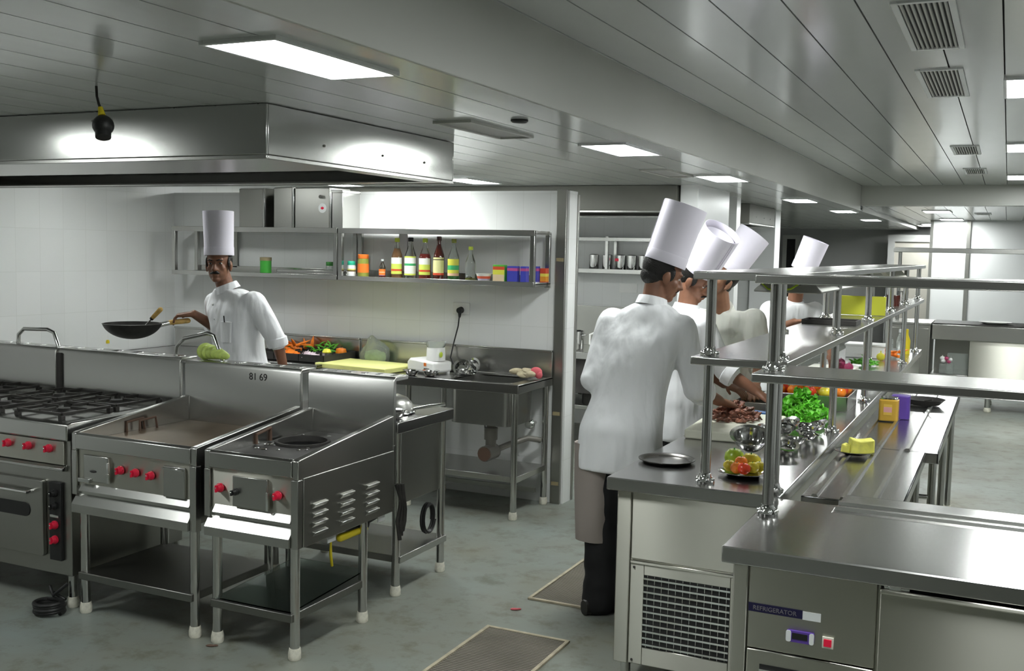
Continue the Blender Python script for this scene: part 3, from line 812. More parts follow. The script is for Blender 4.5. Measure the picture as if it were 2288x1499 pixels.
def jar(x, r, H, body, lab, lid, label, y=6.27, sz=SZ, lidh=.028):
    t = thing('jar', label, 'jar', (x, y, sz))
    MB().lathe([(0, 0), (r, 0), (r, H-lidh-.012), (r*.88, H-lidh), (0, H-lidh)], seg=22, cap=False).build('jar_body', body, t)
    MB().lathe([(r*.93, H-lidh), (r*.96, H-lidh+.003), (r*.96, H-.003), (r*.9, H), (0, H)], seg=22, cap=False).build('lid', lid, t)
    if lab: MB().lathe([(r+.001, H*.22), (r+.001, H*.60)], seg=22, cap=False).build('jar_label', lab, t)
    return t
jar(-4.235, .030, .115, 'sticker_white', 'lab_jar', 'teal', 'small white jar with a teal lid at the left end of the bottle shelf')
jar(-4.135, .040, .165, 'olive', 'orange_label', 'orange_label', 'jar of green olives with an orange label and orange lid', lidh=.03)
jar(-4.42, .030, .105, 'bag', None, 'green_dark', 'small clear jar with a dark green lid on the left shelf by the shelf joint')
cup = MB().lathe([(0, 0), (.036, 0), (.052, .052), (.054, .056), (0, .056)], seg=20, cap=False).build('food_cup', 'pack_meat')
tag(cup, 'short printed food cup between the last bottle and the green spice box', 'cup', (-3.175, 6.27, SZ))
def pack(x, w, d, h, mat, label, y=6.225, rz=0):
    o = MB().box(-w/2, w/2, 0, d, 0, h).build('spice_box', mat, bev=.002)
    tag(o, label, 'box', (x, y, SZ), rz, 'spice boxes on the wall shelf')
    return o
def packs():
    o = pack(-3.045, .085, .045, .118, 'pack_green', 'green and yellow spice box left of the blue boxes')
    s = MB().box(.0436, .0445, 0.002, .043, 0.002, .116).build('box_side', 'green_box', o)
    pack(-2.945, .075, .04, .112, 'pack_blue', 'blue printed spice box next to the green one')
    pack(-2.868, .042, .05, .112, 'pack_blue', 'narrow blue spice box half hidden by the shelf end post', y=6.23)
    pack(-2.825, .030, .05, .112, 'pack_blue', 'blue spice box at the shelf end, right of the end post', y=6.36).location.x = -2.84
    pack(-2.79, .045, .05, .10, 'pack_orange', 'red and orange spice box at the right end of the shelf', y=6.40).location.x = -2.80
packs()
# socket, plug, cord
so = thing('wall_socket', 'white wall socket with a black plug in it above the blender', 'socket', (-3.46, 6.499, 1.30))
MB().box(-.065, .065, -.010, 0, -.042, .042).build('face_plate', 'white_plastic', so, bev=.003)
pl = MB().cyl((0, -.010, -.01), (0, -.045, -.012), .024, .020).limb((0, -.03, -.02), (0, -.032, -.055), .014, .009).build('plug', 'black', so)
MB().tube([(0, -.035, -.05), (.0, -.05, -.12), (-.025, -.07, -.25), (-.03, -.10, -.34), (.015, -.12, -.40), (.03, -.13, -.425), (-.005, -.15, -.43)], .005, 8).build('cord', 'black', pl)
# blender
bl = thing('blender_base', 'white food mixer with a clear bowl rim on the sink bench, below the wall socket', 'mixer', (-3.52, 6.20, .868), -.25)
MB().prism([(-.16, .012), (.10, .012), (.10, .085), (-.08, .10), (-.135, .10), (-.16, .075)], -.09, .09, 'y').build('motor_base', 'white_plastic', bl, bev=.016)
MB().lathe([(.0, .09), (.066, .09), (.062, .175), (.058, .18), (0, .18)], (.03, 0, 0), 26, cap=False).build('bowl_seat', 'white_plastic', bl)
MB().lathe([(.058, .18), (.066, .195), (.068, .222), (.0, .225)], (.03, 0, 0), 26, cap=False).build('clear_bowl', 'glass', bl)
MB().box(.005, .028, -.0915, -.090, .055, .078).build('logo_square', 'orange_label', bl)
MB().box(.005, .055, -.0915, -.090, .035, .041).build('logo_bar', 'black', bl)
MB().ball((.098, -.02, .135), (.006, .016, .020), 10, 6).build('energy_tag', 'lime', bl)
for x, y in ((-.13, -.07), (.08, -.07), (-.13, .07), (.08, .07)): MB().cyl((x, y, 0), (x, y, .016), .012).build('rubber_foot', 'white_plastic', bl)
# bowls on the bench
bb = bowl_mesh(.050, .036).build('steel_bowl', 'steel_bowl'); tag(bb, 'small dark steel bowl at the front edge of the sink bench before the mixer', 'bowl', (-3.565, 6.00, .868), group='steel bowls on the sink bench')
dup(bb, 'small steel bowl right beside the bench edge bowl, nearer the mixer foot', (-3.45, 6.05, .868), group='steel bowls on the sink bench')
for lab, loc, rot in (('shiny steel bowl leaning left of the sink on the bench', (-3.36, 6.33, .89), (.9, .5, 0)),
                      ('shiny steel bowl standing on edge, topmost in the cluster left of the sink', (-3.275, 6.36, .905), (1.15, -.3, 0)),
                      ('shiny steel bowl flat in the cluster left of the sink', (-3.30, 6.25, .868), (0, 0, 0))):
    o = dup(bb, lab, loc, group='steel bowls on the sink bench'); o.rotation_euler = rot
sk = MB(); rnd = random.Random(5)
for i in range(8): sk.ball((rnd.uniform(-.07, .05), rnd.uniform(-.04, .04), .022+rnd.uniform(0, .025)), (.05, .035, .022), 12, 8, Matrix.Rotation(rnd.uniform(0, 3), 3, 'Z') @ Matrix.Rotation(rnd.uniform(-.5, .5), 3, 'X'))
o = sk.build('cleaning_cloth', 'sack'); tag(o, 'crumpled beige and red cloth on the right rim of the sink bench', 'cloth', (-2.86, 6.30, .872))
MB().ball((.075, -.01, .045), (.042, .035, .034), 14, 8).ball((.10, -.02, .028), (.025, .022, .026), 12, 8).build('red_patch', 'red_cloth', o)
# cutting board, veg tray, bag
cb = MB().box(-.31, .31, -.19, .19, 0, .035).build('cutting_board', 'board_yellow', bev=.006)
tag(cb, 'large pale yellow cutting board on the bench behind the wok station', 'cutting board', (-4.02, 6.15, .872), -.10)
bt = thing('vegetable_bag', 'clear plastic bag of cabbage behind the pale yellow cutting board', 'bag', (-4.10, 6.385, .87))
bg = MB().lathe([(0, 0), (.085, .0), (.115, .03), (.122, .07), (.105, .115), (.075, .150), (.045, .178), (.016, .200), (0, .206)], seg=48, cap=False)
for i, v in enumerate(bg.v):
    u = Vector((v.x-.25*max(0, v.z-.12), v.y*.5, v.z))
    q = .20*noise.noise(v*11)+.12*noise.noise(v*27+Vector((3, 1, 2)))
    bg.v[i] = Vector((u.x*(1+q), u.y*(1+q), max(0, u.z*(1+.5*q))))
bg.build('plastic_bag', 'bag', bt)
cbm = MB().ball((0, 0, .055), (.085, .042, .052), 22, 14)
cbm.v = [v*(1+.10*noise.noise(v*30)) for v in cbm.v]
cbm.build('cabbage', 'cabbage', bt)
vt_ = thing('vegetable_tray', 'dark tray of cut vegetables on the prep table beside the cook', 'tray', (-4.96, 6.03, .897))
tm = MB().box(0, .66, 0, .40, 0, .006)
for a, b, c, e in ((0, .66, 0, .008), (0, .66, .392, .40), (0, .008, 0, .4), (.652, .66, 0, .4), (.0, .66, .19, .20), (.22, .23, 0, .4), (.44, .45, 0, .4)): tm.box(a, b, c, e, 0, .055)
tm.build('tray_body', 'soot', vt_, bev=.002)
TX, TY, TZ = -4.96, 6.03, .903
def carrot(L, r): return MB().limb((0, 0, 0), (0, 0, -.001), .001, .001).tube([(0, 0, 0), (.004, 0, 0), (L*.5, 0, .002), (L, 0, 0)], [r*.5, r, r*.75, r*.15], 10).build('carrot', 'carrot')
def scatter(o, base, n, box, zr, group, cat, lab, rnd, tilt=.6):
    for i in range(n):
        loc = (rnd.uniform(box[0], box[1]), rnd.uniform(box[2], box[3]), rnd.uniform(*zr))
        q = o if i == 0 else o.copy()
        if i: C.objects.link(q)
        tag(q, lab, cat, loc, group=group); q.rotation_euler = (rnd.uniform(-.3, .3), rnd.uniform(-tilt, tilt*.3), rnd.uniform(0, 6.28))
rnd = random.Random(21)
scatter(carrot(.12, .014), None, 14, (TX+.12, TX+.32, TY+.24, TY+.36), (TZ+.03, TZ+.085), 'carrots in the vegetable tray', 'carrot', 'orange carrot in the heap at the back of the vegetable tray', rnd)
ch_ = MB().tube([(0, 0, 0), (.01, 0, .002), (.05, 0, .006), (.08, .004, 0)], [.003, .007, .006, .001], 8).build('green_chilli', 'green')
scatter(ch_, None, 22, (TX+.36, TX+.54, TY+.22, TY+.36), (TZ+.02, TZ+.075), 'green chillies in the vegetable tray', 'chilli', 'green chilli in the heap right of the carrots', rnd, .9)
pp = MB().ball((0, 0, 0), (.022, .020, .022), 12, 8).ball((.014, .008, .002), (.016, .016, .020), 10, 7).ball((-.008, .014, 0), (.014, .014, .018), 10, 7).cyl((0, 0, .018), (.004, 0, .034), .004).build('green_pepper', 'green_dark')
scatter(pp, None, 6, (TX+.04, TX+.16, TY+.18, TY+.30), (TZ+.03, TZ+.06), 'green peppers in the vegetable tray', 'pepper', 'small green pepper at the left end of the vegetable tray', rnd)
def heap(name, mat, label, cat, loc, r, h, ry=1):
    b = MB(); rd = random.Random(len(label))
    for i in range(170):
        a, q = rd.uniform(0, 2*PI), math.sqrt(rd.random()); z = h*(1-q)*rd.uniform(.5, 1)
        c_ = Vector((q*r*math.cos(a), q*r*ry*math.sin(a), z+.003)); d_ = Vector((rd.uniform(-1, 1), rd.uniform(-1, 1), rd.uniform(-.3, .3)))*.016
        b.tube([c_-d_, c_+d_], .0026, 5)
    b.lathe([(r*.95, 0), (r*.6, h*.45), (0, h*.8)], seg=16, sy=ry, cap=False)
    o = b.build(name, mat); tag(o, label, cat, loc); o['kind'] = 'stuff'; return o
heap('grated_carrot', 'tomato_orange', 'heap of grated orange carrot at the front of the vegetable tray', 'grated carrot', (TX+.29, TY+.10, TZ+.025), .095, .055, .8).data.materials[0] = MATS['carrot']
heap('sliced_onion', 'onion', 'heap of pale sliced onion at the front of the vegetable tray', 'sliced onion', (TX+.47, TY+.09, TZ+.02), .10, .05, .8)
ap = thing('apple', 'red and yellow apple at the right back of the vegetable tray', 'apple', (TX+.60, TY+.30, TZ+.045))
MB().lathe([(0, -.026), (.018, -.034), (.036, -.022), (.042, .004), (.034, .028), (.014, .034), (0, .026)], seg=22, cap=False).build('flesh', 'tomato_orange', ap)
MB().cyl((0, 0, .025), (.004, 0, .048), .002).build('stem', 'soot', ap)
lm = MB().lathe([(0, 0), (.03, 0), (.033, .006), (.022, .026), (0, .032)], seg=20, cap=False).build('lemon_half', 'lemon'); tag(lm, 'yellow lemon half before the apple in the vegetable tray', 'lemon', (TX+.575, TY+.16, TZ+.05))
lm.location.z = TZ+.052
gd_ = MB().lathe([(0, 0), (.034, 0), (.034, .05), (0, .05)], seg=18, cap=False).build('spice_cup', 'steel_dull'); tag(gd_, 'small steel cup under the lemon half in the vegetable tray', 'cup', (TX+.575, TY+.16, TZ+.001))
ys = MB().box(0, .018, 0, .018, 0, .02).box(.002, .016, .003, .015, .02, .026).build('wall_sticker', 'yellow'); tag(ys, 'tiny yellow sticker on the tiled side wall below the wok', 'sticker', (-6.10, 5.78, .955))

# ---------------------------------------------------------------- pass counter
PX, PY, PL = -1.365, 3.78, 6.9
pc = thing('pass_counter', 'long steel pass counter with a vent grille, cooks standing at its far side', 'counter', (PX, PY, 0))
pw = .665
MB().prism([(0, .80), (0, .846), (.004, .85), (PL, .85), (PL, .80)], 0, pw).build('counter_top', 'steel_top', pc, bev=.004)
MB().box(.04, pw-.02, .045, PL-.03, .11, .80).build('body', 'steel_front', pc, bev=.003)
MB().box(.035, .093, .035, .12, .11, .80).build('corner_post', 'steel_front', pc, bev=.004)
MB().box(.097, pw-.02, .036, .05, .532, .798).build('upper_panel', 'steel_front', pc, bev=.003)
lp = MB()
gx0, gx1, gz0, gz1 = .152, .49, .185, .473
lp.box(.097, gx0, .036, .05, .115, .525).box(gx1, pw-.02, .036, .05, .115, .525).box(gx0, gx1, .036, .05, .115, gz0).box(gx0, gx1, .036, .05, gz1, .525)
lp.box(.097, pw-.02, .030, .038, .515, .527)
lp.build('lower_panel', 'steel_front', pc, bev=.002)
MB().box(gx0, gx1, .0425, .046, gz0, gz1).build('vent_opening', 'black', pc, flat=True)
gv_ = MB()
for i in range(11):
    z = gz0+(gz1-gz0)*(i+.5)/11; gv_.box(gx0, gx1, .033, .040, z-.0036, z+.0036)
for i in range(12):
    x = gx0+(gx1-gx0)*(i+.5)/12; gv_.box(x-.0009, x+.0009, .0395, .042, gz0, gz1)
gv_.build('vent_grille', 'chrome', pc, flat=True)
for z in (.50, .13):
    MB().ball((.112, .034, z), .005, 8, 6).build('screw', 'soot', pc)
legs(pc, (.07, pw-.06), (.09, PL-.1), .12, .02)

def overshelf(t, posts, x0, x1, y0, y1, zs=(1.335, 1.655), base=.85):
    """two shelves on posts; base is the height of the worktop under them"""
    for k, z in enumerate(zs):
        MB().box(x0, x1, y0, y1, z-.030-base, z-base).build('shelf', 'steel', t, bev=.004)
    for x, y in posts:
        p = MB().cyl((0, 0, 0), (0, 0, zs[1]-.030-base), .019).build('post', 'steel_tube', t); p.location = (x, y, 0)
        for z in (0, zs[0]-base):
            fl = MB().lathe([(.0192, 0), (.036, 0), (.036, .006), (.030, .012), (.024, .020), (.0215, .034), (.0192, .036)], (0, 0, z), 20, cap=False)
            for i in range(6):
                a = i*PI/3; fl.ball((.030*math.cos(a), .030*math.sin(a), z+.012), .008, 8, 6)
            fl.build('post_flange', 'chrome', p)
os1 = thing('pass_shelf', 'long two tier steel shelf on posts standing on the pass counter', 'shelf', (0, 0, .85))
overshelf(os1, [(-1.005, 3.89), (-.738, 3.85), (-.748, 5.32), (-.745, 6.58), (-.74, 7.85), (-.745, 9.1), (-.745, 10.4), (-1.005, 5.28), (-1.005, 6.66), (-1.005, 9.1), (-1.005, 10.4)], -1.06, -.70, 3.82, 10.6)
# heat lamp housings under the upper shelf
def housing(y0, y1, label, mat='steel_dull'):
    t = thing('food_warmer', label, 'food warmer', (-.885, y0, 1.6245), 0, 'food warmer housings under the pass shelf')
    L = y1-y0
    MB().prism([(-.09, 0), (.09, 0), (.15, -.062), (.15, -.070), (-.15, -.070), (-.15, -.062)], 0, L, 'y').build('housing', mat, t, bev=.003)
    MB().box(-.12, .12, .04, L-.04, -.073, -.069).build('reflector', 'cream_plastic', t)
    return t
h1 = housing(4.75, 6.0, 'grey food warmer housing with a green yellow wire, first under the pass shelf')
MB().tube([(.05, -.006, -.03), (.02, -.03, -.052), (-.03, -.05, -.062), (-.075, -.055, -.055), (-.105, -.05, -.03), (-.10, -.04, .0), (-.06, -.03, .012), (.0, -.02, .010)], .0045, 8).build('earth_wire', 'cable_green', h1)
MB().ball((.056, -.008, -.026), (.012, .010, .010), 10, 8).build('wire_gland', 'black', h1)
housing(6.35, 7.55, 'cream food warmer housing, second under the pass shelf', 'cream_plastic')
housing(7.9, 9.1, 'cream food warmer housing, farthest under the pass shelf', 'cream_plastic')

# tray slide beside the pass counter
def slide(name, label, x0, x1, y0, y1, z, ridges, axis, loc, lip=.05):
    """flat slide with raised ridges; axis is the direction of the ridges"""
    t = thing(name, label, 'tray slide', loc)
    MB().box(x0, x1, y0, y1, z-.008, z).box(x1-.01, x1, y0, y1, z-lip, z).box(x0, x1, y0, y0+.008, z-lip, z).box(x0, x1, y1-.008, y1, z-lip, z).build('slide_top', 'steel_top', t, bev=.003)
    r = MB()
    for c in ridges:
        P = [(c-.013, z-.001), (c-.008, z+.011), (c+.008, z+.011), (c+.013, z-.001)]
        if axis == 'y': r.prism(P, y0+.002, y1-.002, 'y')
        else: r.prism(P, x0+.002, x1-.002, 'x')
    r.build('ridges', 'steel', t)
    return t
s1 = slide('tray_slide', 'ridged steel tray slide with pineapple on it, nearest the refrigerator counter', -.675, -.305, 4.07, 5.28, .80, (-.625, -.52, -.41), 'y', (0, 0, 0))
for y in (4.35, 5.1):
    l = MB().cyl((0, 0, .04), (0, 0, .795), .019).build('leg', 'steel_tube', s1); l.location = (-.335, y, 0)
    MB().lathe([(.022, 0), (.027, .006), (.024, .05)], seg=14).build('leg_foot', 'foot_white', l)
    MB().tube([(-.335, y, .52), (-.66, y, .52)], .012).build('stay', 'steel_tube', s1)
s2 = slide('tray_slide', 'wider ridged steel tray slide with the golden jar on it, farther along the pass counter', -.675, -.25, 5.285, 7.75, .80, (-.625, -.52, -.39), 'y', (0, 0, 0))
for y in (5.6, 6.6, 7.6):
    l = MB().cyl((0, 0, .04), (0, 0, .795), .019).build('leg', 'steel_tube', s2); l.location = (-.29, y, 0)
    MB().lathe([(.022, 0), (.027, .006), (.024, .05)], seg=14).build('leg_foot', 'foot_white', l)
    MB().tube([(-.29, y, .52), (-.66, y, .52)], .012).build('stay', 'steel_tube', s2)

# ---------------------------------------------------------------- refrigerator counter
rf = thing('refrigerator_counter', 'steel undercounter refrigerator with a purple name strip and red switch', 'refrigerator', (-.73, 3.05, 0))
rw = 2.3
MB().prism([(0, .80), (0, .846), (.004, .85), (.60, .85), (.60, .80)], 0, rw).build('counter_top', 'steel_top', rf, bev=.004)
MB().box(.03, rw-.02, .05, .57, .11, .80).build('body', 'steel_front', rf, bev=.003)
MB().box(.03, .076, .03, .10, .11, .80).build('corner_post', 'steel_front', rf, bev=.004)
MB().box(.08, .443, .032, .05, .545, .80).build('control_panel', 'steel_front', rf, bev=.002)
MB().box(.08, .443, .028, .05, .115, .541).build('machine_panel', 'steel_front', rf, bev=.003)
vo = MB().box(.12, .40, .0265, .03, .16, .50).build('vent_opening', 'black', rf, flat=True)
gg = MB()
for i in range(11): gg.box(.12, .40, .022, .026, .17+.031*i, .176+.031*i)
gg.build('vent_grille', 'chrome', rf, flat=True)
dr_ = MB().box(.452, 1.02, .012, .05, .12, .782).box(.452, 1.02, .0, .02, .776, .790).build('door', 'steel_front', rf, bev=.004)
MB().box(.452, 1.02, .03, .05, .782, .80).build('door_recess', 'black', dr_, flat=True)
MB().cyl((.492, .012, .795), (.492, .006, .795), .016).box(.462, .53, .01, .03, .786, .799).build('door_hinge', 'chrome', dr_, bev=.002)
MB().box(1.04, 1.60, .012, .05, .12, .782).build('door', 'steel_front', rf, bev=.004)
MB().box(1.62, 2.24, .012, .05, .12, .782).build('door', 'steel_front', rf, bev=.004)
np_ = MB().box(.080, .239, .030, .0325, .656, .682).build('name_strip', 'plate_navy', rf)
writing('REFRIGERATOR', .0185, 'sign_grey', 'name_writing', np_, (.093, .0298, .6625), (PI/2, 0, 0))
MB().box(.239, .291, .0305, .0325, .655, .680).build('white_sticker', 'sticker_white', rf)
ds = MB().prism(rounded(.196, .275, .586, .620, .005), .022, .032, 'y').build('thermostat', 'purple', rf)
MB().box(.213, .257, .021, .0225, .596, .614).build('display', 'black', ds)
MB().prism(rounded(.195, .210, .586, .620, .006), .0205, .0225, 'y').prism(rounded(.262, .2755, .586, .620, .006), .0205, .0225, 'y').build('end_caps', 'sticker_white', ds)
sw_ = MB().box(.298, .330, .026, .032, .582, .616).build('power_switch', 'cream_plastic', rf, bev=.001)
MB().box(.303, .325, .023, .027, .588, .610).build('rocker', 'red_switch', sw_, bev=.001)
legs(rf, (.06, rw-.06), (.08, .54), .12, .02)
s3 = slide('tray_slide', 'ridged steel tray slide behind the refrigerator counter', -.50, 1.57, 3.665, 3.97, .845, (3.72, 3.80), 'x', (0, 0, 0), .04)
MB().box(-.72, -.50, 3.655, 3.775, .80, .846).build('filler_strip', 'steel_top', s3, bev=.003)
for x in (-.2, .7, 1.5):
    l = MB().cyl((0, 0, .04), (0, 0, .81), .019).build('leg', 'steel_tube', s3); l.location = (x, 3.93, 0)
os2 = thing('counter_shelf', 'two tier steel shelf on posts standing on the refrigerator counter', 'shelf', (0, 0, .85))
overshelf(os2, [(-.69, 3.51), (1.45, 3.51)], -.745, 1.5, 3.43, 3.76, zs=(1.332, 1.657))

# ---------------------------------------------------------------- food on the pass counter
CZ = .8505
tr_ = MB().lathe([(0, 0), (.098, 0), (.112, .012), (.118, .013), (.118, .016), (.110, .015), (.097, .004), (0, .004)], seg=40, cap=False).build('round_tray', 'tray_dark')
tag(tr_, 'round dark steel tray on the pass counter corner nearest the brown mat', 'tray', (-1.245, 4.18, CZ))
pl_ = MB().lathe([(0, 0), (.060, 0), (.088, .014), (.100, .016), (.100, .019), (.086, .018), (.06, .005), (0, .005)], seg=36, cap=False).build('serving_plate', 'steel_bowl')
tag(pl_, 'shiny steel plate of mangoes and tomatoes at the pass counter front edge', 'plate', (-.90, 4.07, CZ)); pl_.scale = (1, .85, 1)
def fruit(name, mat, r, loc, label, cat, group=None, sq=.9, stem=True):
    t = thing(name, label, cat, loc, random.uniform(0, 6), group)
    MB().lathe([(0, -r*sq*.9), (r*.5, -r*sq*.85), (r*.88, -r*sq*.45), (r, 0), (r*.9, r*sq*.48), (r*.55, r*sq*.84), (r*.15, r*sq*.86), (0, r*sq*.78)], seg=20, cap=False).build('flesh', mat, t)
    if stem: MB().cyl((0, 0, r*sq*.75), (r*.05, 0, r*sq*1.0), r*.07).build('stem', 'green_dark', t)
    return t
fruit('mango', 'mango_green', .040, (-.955, 4.145, .905), 'round green mango on the plate at the pass counter front', 'mango', sq=1)
fruit('mango', 'mango', .042, (-.885, 4.13, .895), 'yellow mango half hidden behind the shelf post on the plate', 'mango', sq=.95)
for i, (x, y, z, mt) in enumerate(((-.95, 4.05, .89, 'mango'), (-.915, 4.02, .89, 'tomato_orange'), (-.885, 4.01, .892, 'tomato'), (-.86, 4.05, .892, 'mango'), (-.91, 4.07, .905, 'tomato_orange'), (-.84, 4.08, .892, 'mango'))):
    fruit('tomato', mt, .026 if i < 5 else .024, (x, y, z), 'small ripe tomato heaped on the plate before the mangoes', 'tomato', 'tomatoes on the plate')
bb1 = bowl_mesh(.078, .062).build('mixing_bowl', 'steel_bowl'); tag(bb1, 'largest shiny steel bowl, tilted, behind the plate of mangoes', 'bowl', (-.985, 4.56, .875)); bb1.rotation_euler = (math.radians(22), 0, .3)
bb2 = bowl_mesh(.042, .03).build('small_bowl', 'steel_bowl'); first = True
rnd = random.Random(8)
spots = [(-.92, 4.72), (-.84, 4.63), (-.90, 4.90), (-.83, 4.79), (-.81, 4.95), (-.90, 5.06), (-.82, 5.12), (-.94, 5.16), (-.97, 4.83), (-.86, 5.22), (-1.0, 5.02), (-.80, 5.26)]
for i, (x, y) in enumerate(spots):
    o = bb2 if i == 0 else bb2.copy()
    if i: C.objects.link(o)
    tag(o, 'small shiny steel bowl in the heap between the shelf posts and the lettuce', 'bowl', (x, y, CZ+(.03 if i in (2, 5, 8) else .004)), group='small steel bowls on the pass counter')
    o.rotation_euler = (rnd.uniform(-.5, .5), rnd.uniform(-.5, .5), rnd.uniform(0, 6))
    o.location.z += .014
lt_ = MB(); rnd = random.Random(4)
for i in range(190):
    a = rnd.uniform(0, 2*PI); q = math.sqrt(rnd.random()); h = .15*(1-q**1.4)
    c_ = Vector((.145*q*math.cos(a), .19*q*math.sin(a), h*rnd.uniform(.6, 1)+.014)); R = Matrix.Rotation(rnd.uniform(0, 6.28), 3, 'Z') @ Matrix.Rotation(rnd.uniform(-1.0, 1.0), 3, 'X')
    s_ = rnd.uniform(.020, .034); N = 20; top = [c_]; ph = rnd.uniform(0, 6)
    for f, amp in ((.5, .002), (.85, .007), (1.0, .011)):
        for k in range(N):
            b_ = 2*PI*k/N; rr = s_*f*(1+.10*math.sin(3*b_+ph)); top.append(c_+R @ Vector((rr*math.cos(b_), rr*.85*math.sin(b_), amp*math.sin(4*b_+ph)+.12*s_*f*f)))
    n_ = len(top); bot = [v-R @ Vector((0, 0, .0015)) for v in top]; fs = []
    for k in range(N):
        l = (k+1) % N
        fs.append((0, 1+k, 1+l)); fs.append((n_, n_+1+l, n_+1+k))
        for r_ in range(2):
            A_, B_ = 1+r_*N, 1+(r_+1)*N
            fs.append((A_+k, B_+k, B_+l, A_+l)); fs.append((n_+A_+k, n_+A_+l, n_+B_+l, n_+B_+k))
        fs.append((1+2*N+k, n_+1+2*N+k, n_+1+2*N+l, 1+2*N+l))
    lt_.add(top+bot, fs)
lt_.ball((0, 0, .045), (.12, .16, .045), 14, 8)
o = lt_.build('lettuce', 'lettuce'); tag(o, 'heap of bright green curly lettuce on the pass counter by the steel bowls', 'lettuce', (-.965, 5.68, CZ))
# cutting board with meat
cbd = MB().box(-.19, .19, -.33, .33, 0, .045).build('cutting_board', 'board_white', bev=.008); tag(cbd, 'thick cream cutting board piled with meat before the two front cooks', 'cutting board', (-1.165, 5.10, CZ), .05)
mt_ = MB(); rnd = random.Random(9)
for i in range(150):
    a = rnd.uniform(0, 2*PI); q = math.sqrt(rnd.random()); h = .085*(1-q)
    o0 = len(mt_.v)
    mt_.ball((.13*q*math.cos(a), .17*q*math.sin(a), .010+h*rnd.uniform(.45, 1)), (rnd.uniform(.012, .034), rnd.uniform(.006, .014), rnd.uniform(.004, .010)), 10, 7, Matrix.Rotation(rnd.uniform(0, 6), 3, 'Z') @ Matrix.Rotation(rnd.uniform(-.8, .8), 3, 'X') @ Matrix.Rotation(rnd.uniform(-.6, .6), 3, 'Y'))
    for j in range(o0, len(mt_.v)): v = mt_.v[j]; mt_.v[j] = v+Vector((noise.noise(v*70), noise.noise(v*70+Vector((5, 5, 5))), noise.noise(v*60+Vector((9, 1, 4)))))*.010
    for j in range(o0, len(mt_.v)): mt_.v[j].z = max(mt_.v[j].z, .0005)
mt_.lathe([(.10, 0), (.08, .022), (.03, .05), (0, .055)], seg=20, sy=1.3, cap=False)
o = mt_.build('sliced_meat', 'meat'); tag(o, 'heap of sliced brown meat on the cream cutting board', 'meat', (-1.21, 5.22, CZ+.0455)); o['kind'] = 'stuff'
kn = thing('kitchen_knife', 'knife with a blue handle lying beyond the meat on the pass counter', 'knife', (-1.16, 5.62, CZ+.022), -.15)
MB().prism([(-.20, -.018), (-.03, -.018), (-.03, .016), (-.15, .016)], -.001, .001, 'z').build('blade', 'chrome', kn)
MB().limb((-.035, 0, 0), (.075, 0, 0), .014, .015).build('handle', 'blue_handle', kn)
kn.location.z = CZ+.020
gb = MB().lathe([(0, 0), (.04, 0), (.055, .012), (.05, .03), (.03, .05), (0, .055)], seg=16, cap=False)
gb.v = [v*(1+.25*noise.noise(v*60)) for v in gb.v]
o = gb.build('herb_bunch', 'lettuce'); tag(o, 'small bunch of green and yellow herbs at the knife tip', 'herbs', (-1.045, 5.70, CZ))
# tomato tray
tt = thing('tomato_tray', 'grey food tray full of tomatoes under the pass shelf, behind the lettuce', 'tray', (-1.20, 6.05, CZ))
w_, d_, h_ = .42, .40, .085
tb = MB().box(0, w_, 0, d_, 0, .004).prism([(0, 0), (w_, 0), (w_+.012, h_), (-.012, h_)], 0, .004, 'y').prism([(0, 0), (w_, 0), (w_+.012, h_), (-.012, h_)], d_-.004, d_, 'y').box(-.008, 0, 0, d_, 0, h_).box(w_, w_+.008, 0, d_, 0, h_)
tb.build('tray_body', 'steel', tt, bev=.002)
rnd = random.Random(14)
for i in range(20):
    x, y = -1.20+.045+.082*(i % 5)+rnd.uniform(-.01, .01), 6.05+.05+.085*(i//5)+rnd.uniform(-.01, .01)
    fruit('tomato', ['tomato', 'tomato_orange', 'mango', 'tomato_orange'][rnd.randrange(4)], .038, (x, y, CZ+.098+rnd.uniform(-.010, .016)), 'ripe tomato among those filling the grey tray under the pass shelf', 'tomato', 'tomatoes in the grey tray')
gp_ = MB().box(-.16, .16, -.13, .13, 0, .004).box(-.16, .16, -.13, -.124, 0, .06).box(-.16, .16, .124, .13, 0, .06).box(-.16, -.154, -.13, .13, 0, .06).box(.154, .16, -.13, .13, 0, .06).box(-.175, .175, -.145, -.124, .055, .06).box(-.175, .175, .124, .145, .055, .06).build('food_pan', 'steel_dull', bev=.002)
tag(gp_, 'shallow empty steel food pan beyond the meat, by the second cook', 'food pan', (-1.18, 5.86, CZ))
# pineapple
pp_ = MB().lathe([(0, 0), (.055, 0), (.08, .012), (.092, .014), (.092, .017), (.078, .016), (.054, .004), (0, .004)], seg=32, cap=False).build('side_plate', 'steel_bowl'); tag(pp_, 'small steel plate of pineapple on the ridged tray slide', 'plate', (-.60, 5.03, .808))
def chunk(x, y, rz, label, s=(.055, .038, .030)):
    b_ = MB().prism([(-s[0]/1, 0), (-s[0]*.85, s[2]*2), (-.2*s[0], s[2]*1.75), (s[0]*.3, s[2]*1.8), (s[0], s[2]*2), (s[0]*1.02, 0)], -s[1], s[1], 'y').build('pineapple_piece', 'pineapple', bev=.006)
    tag(b_, label, 'pineapple', (x, y, .8135), rz, 'pineapple pieces on the steel plate')
chunk(-.575, 5.04, .35, 'large block of peeled yellow pineapple on the small steel plate', (.055, .036, .034))
chunk(-.633, 5.03, -.2, 'small slice of peeled yellow pineapple at the plate rim', (.022, .03, .02))
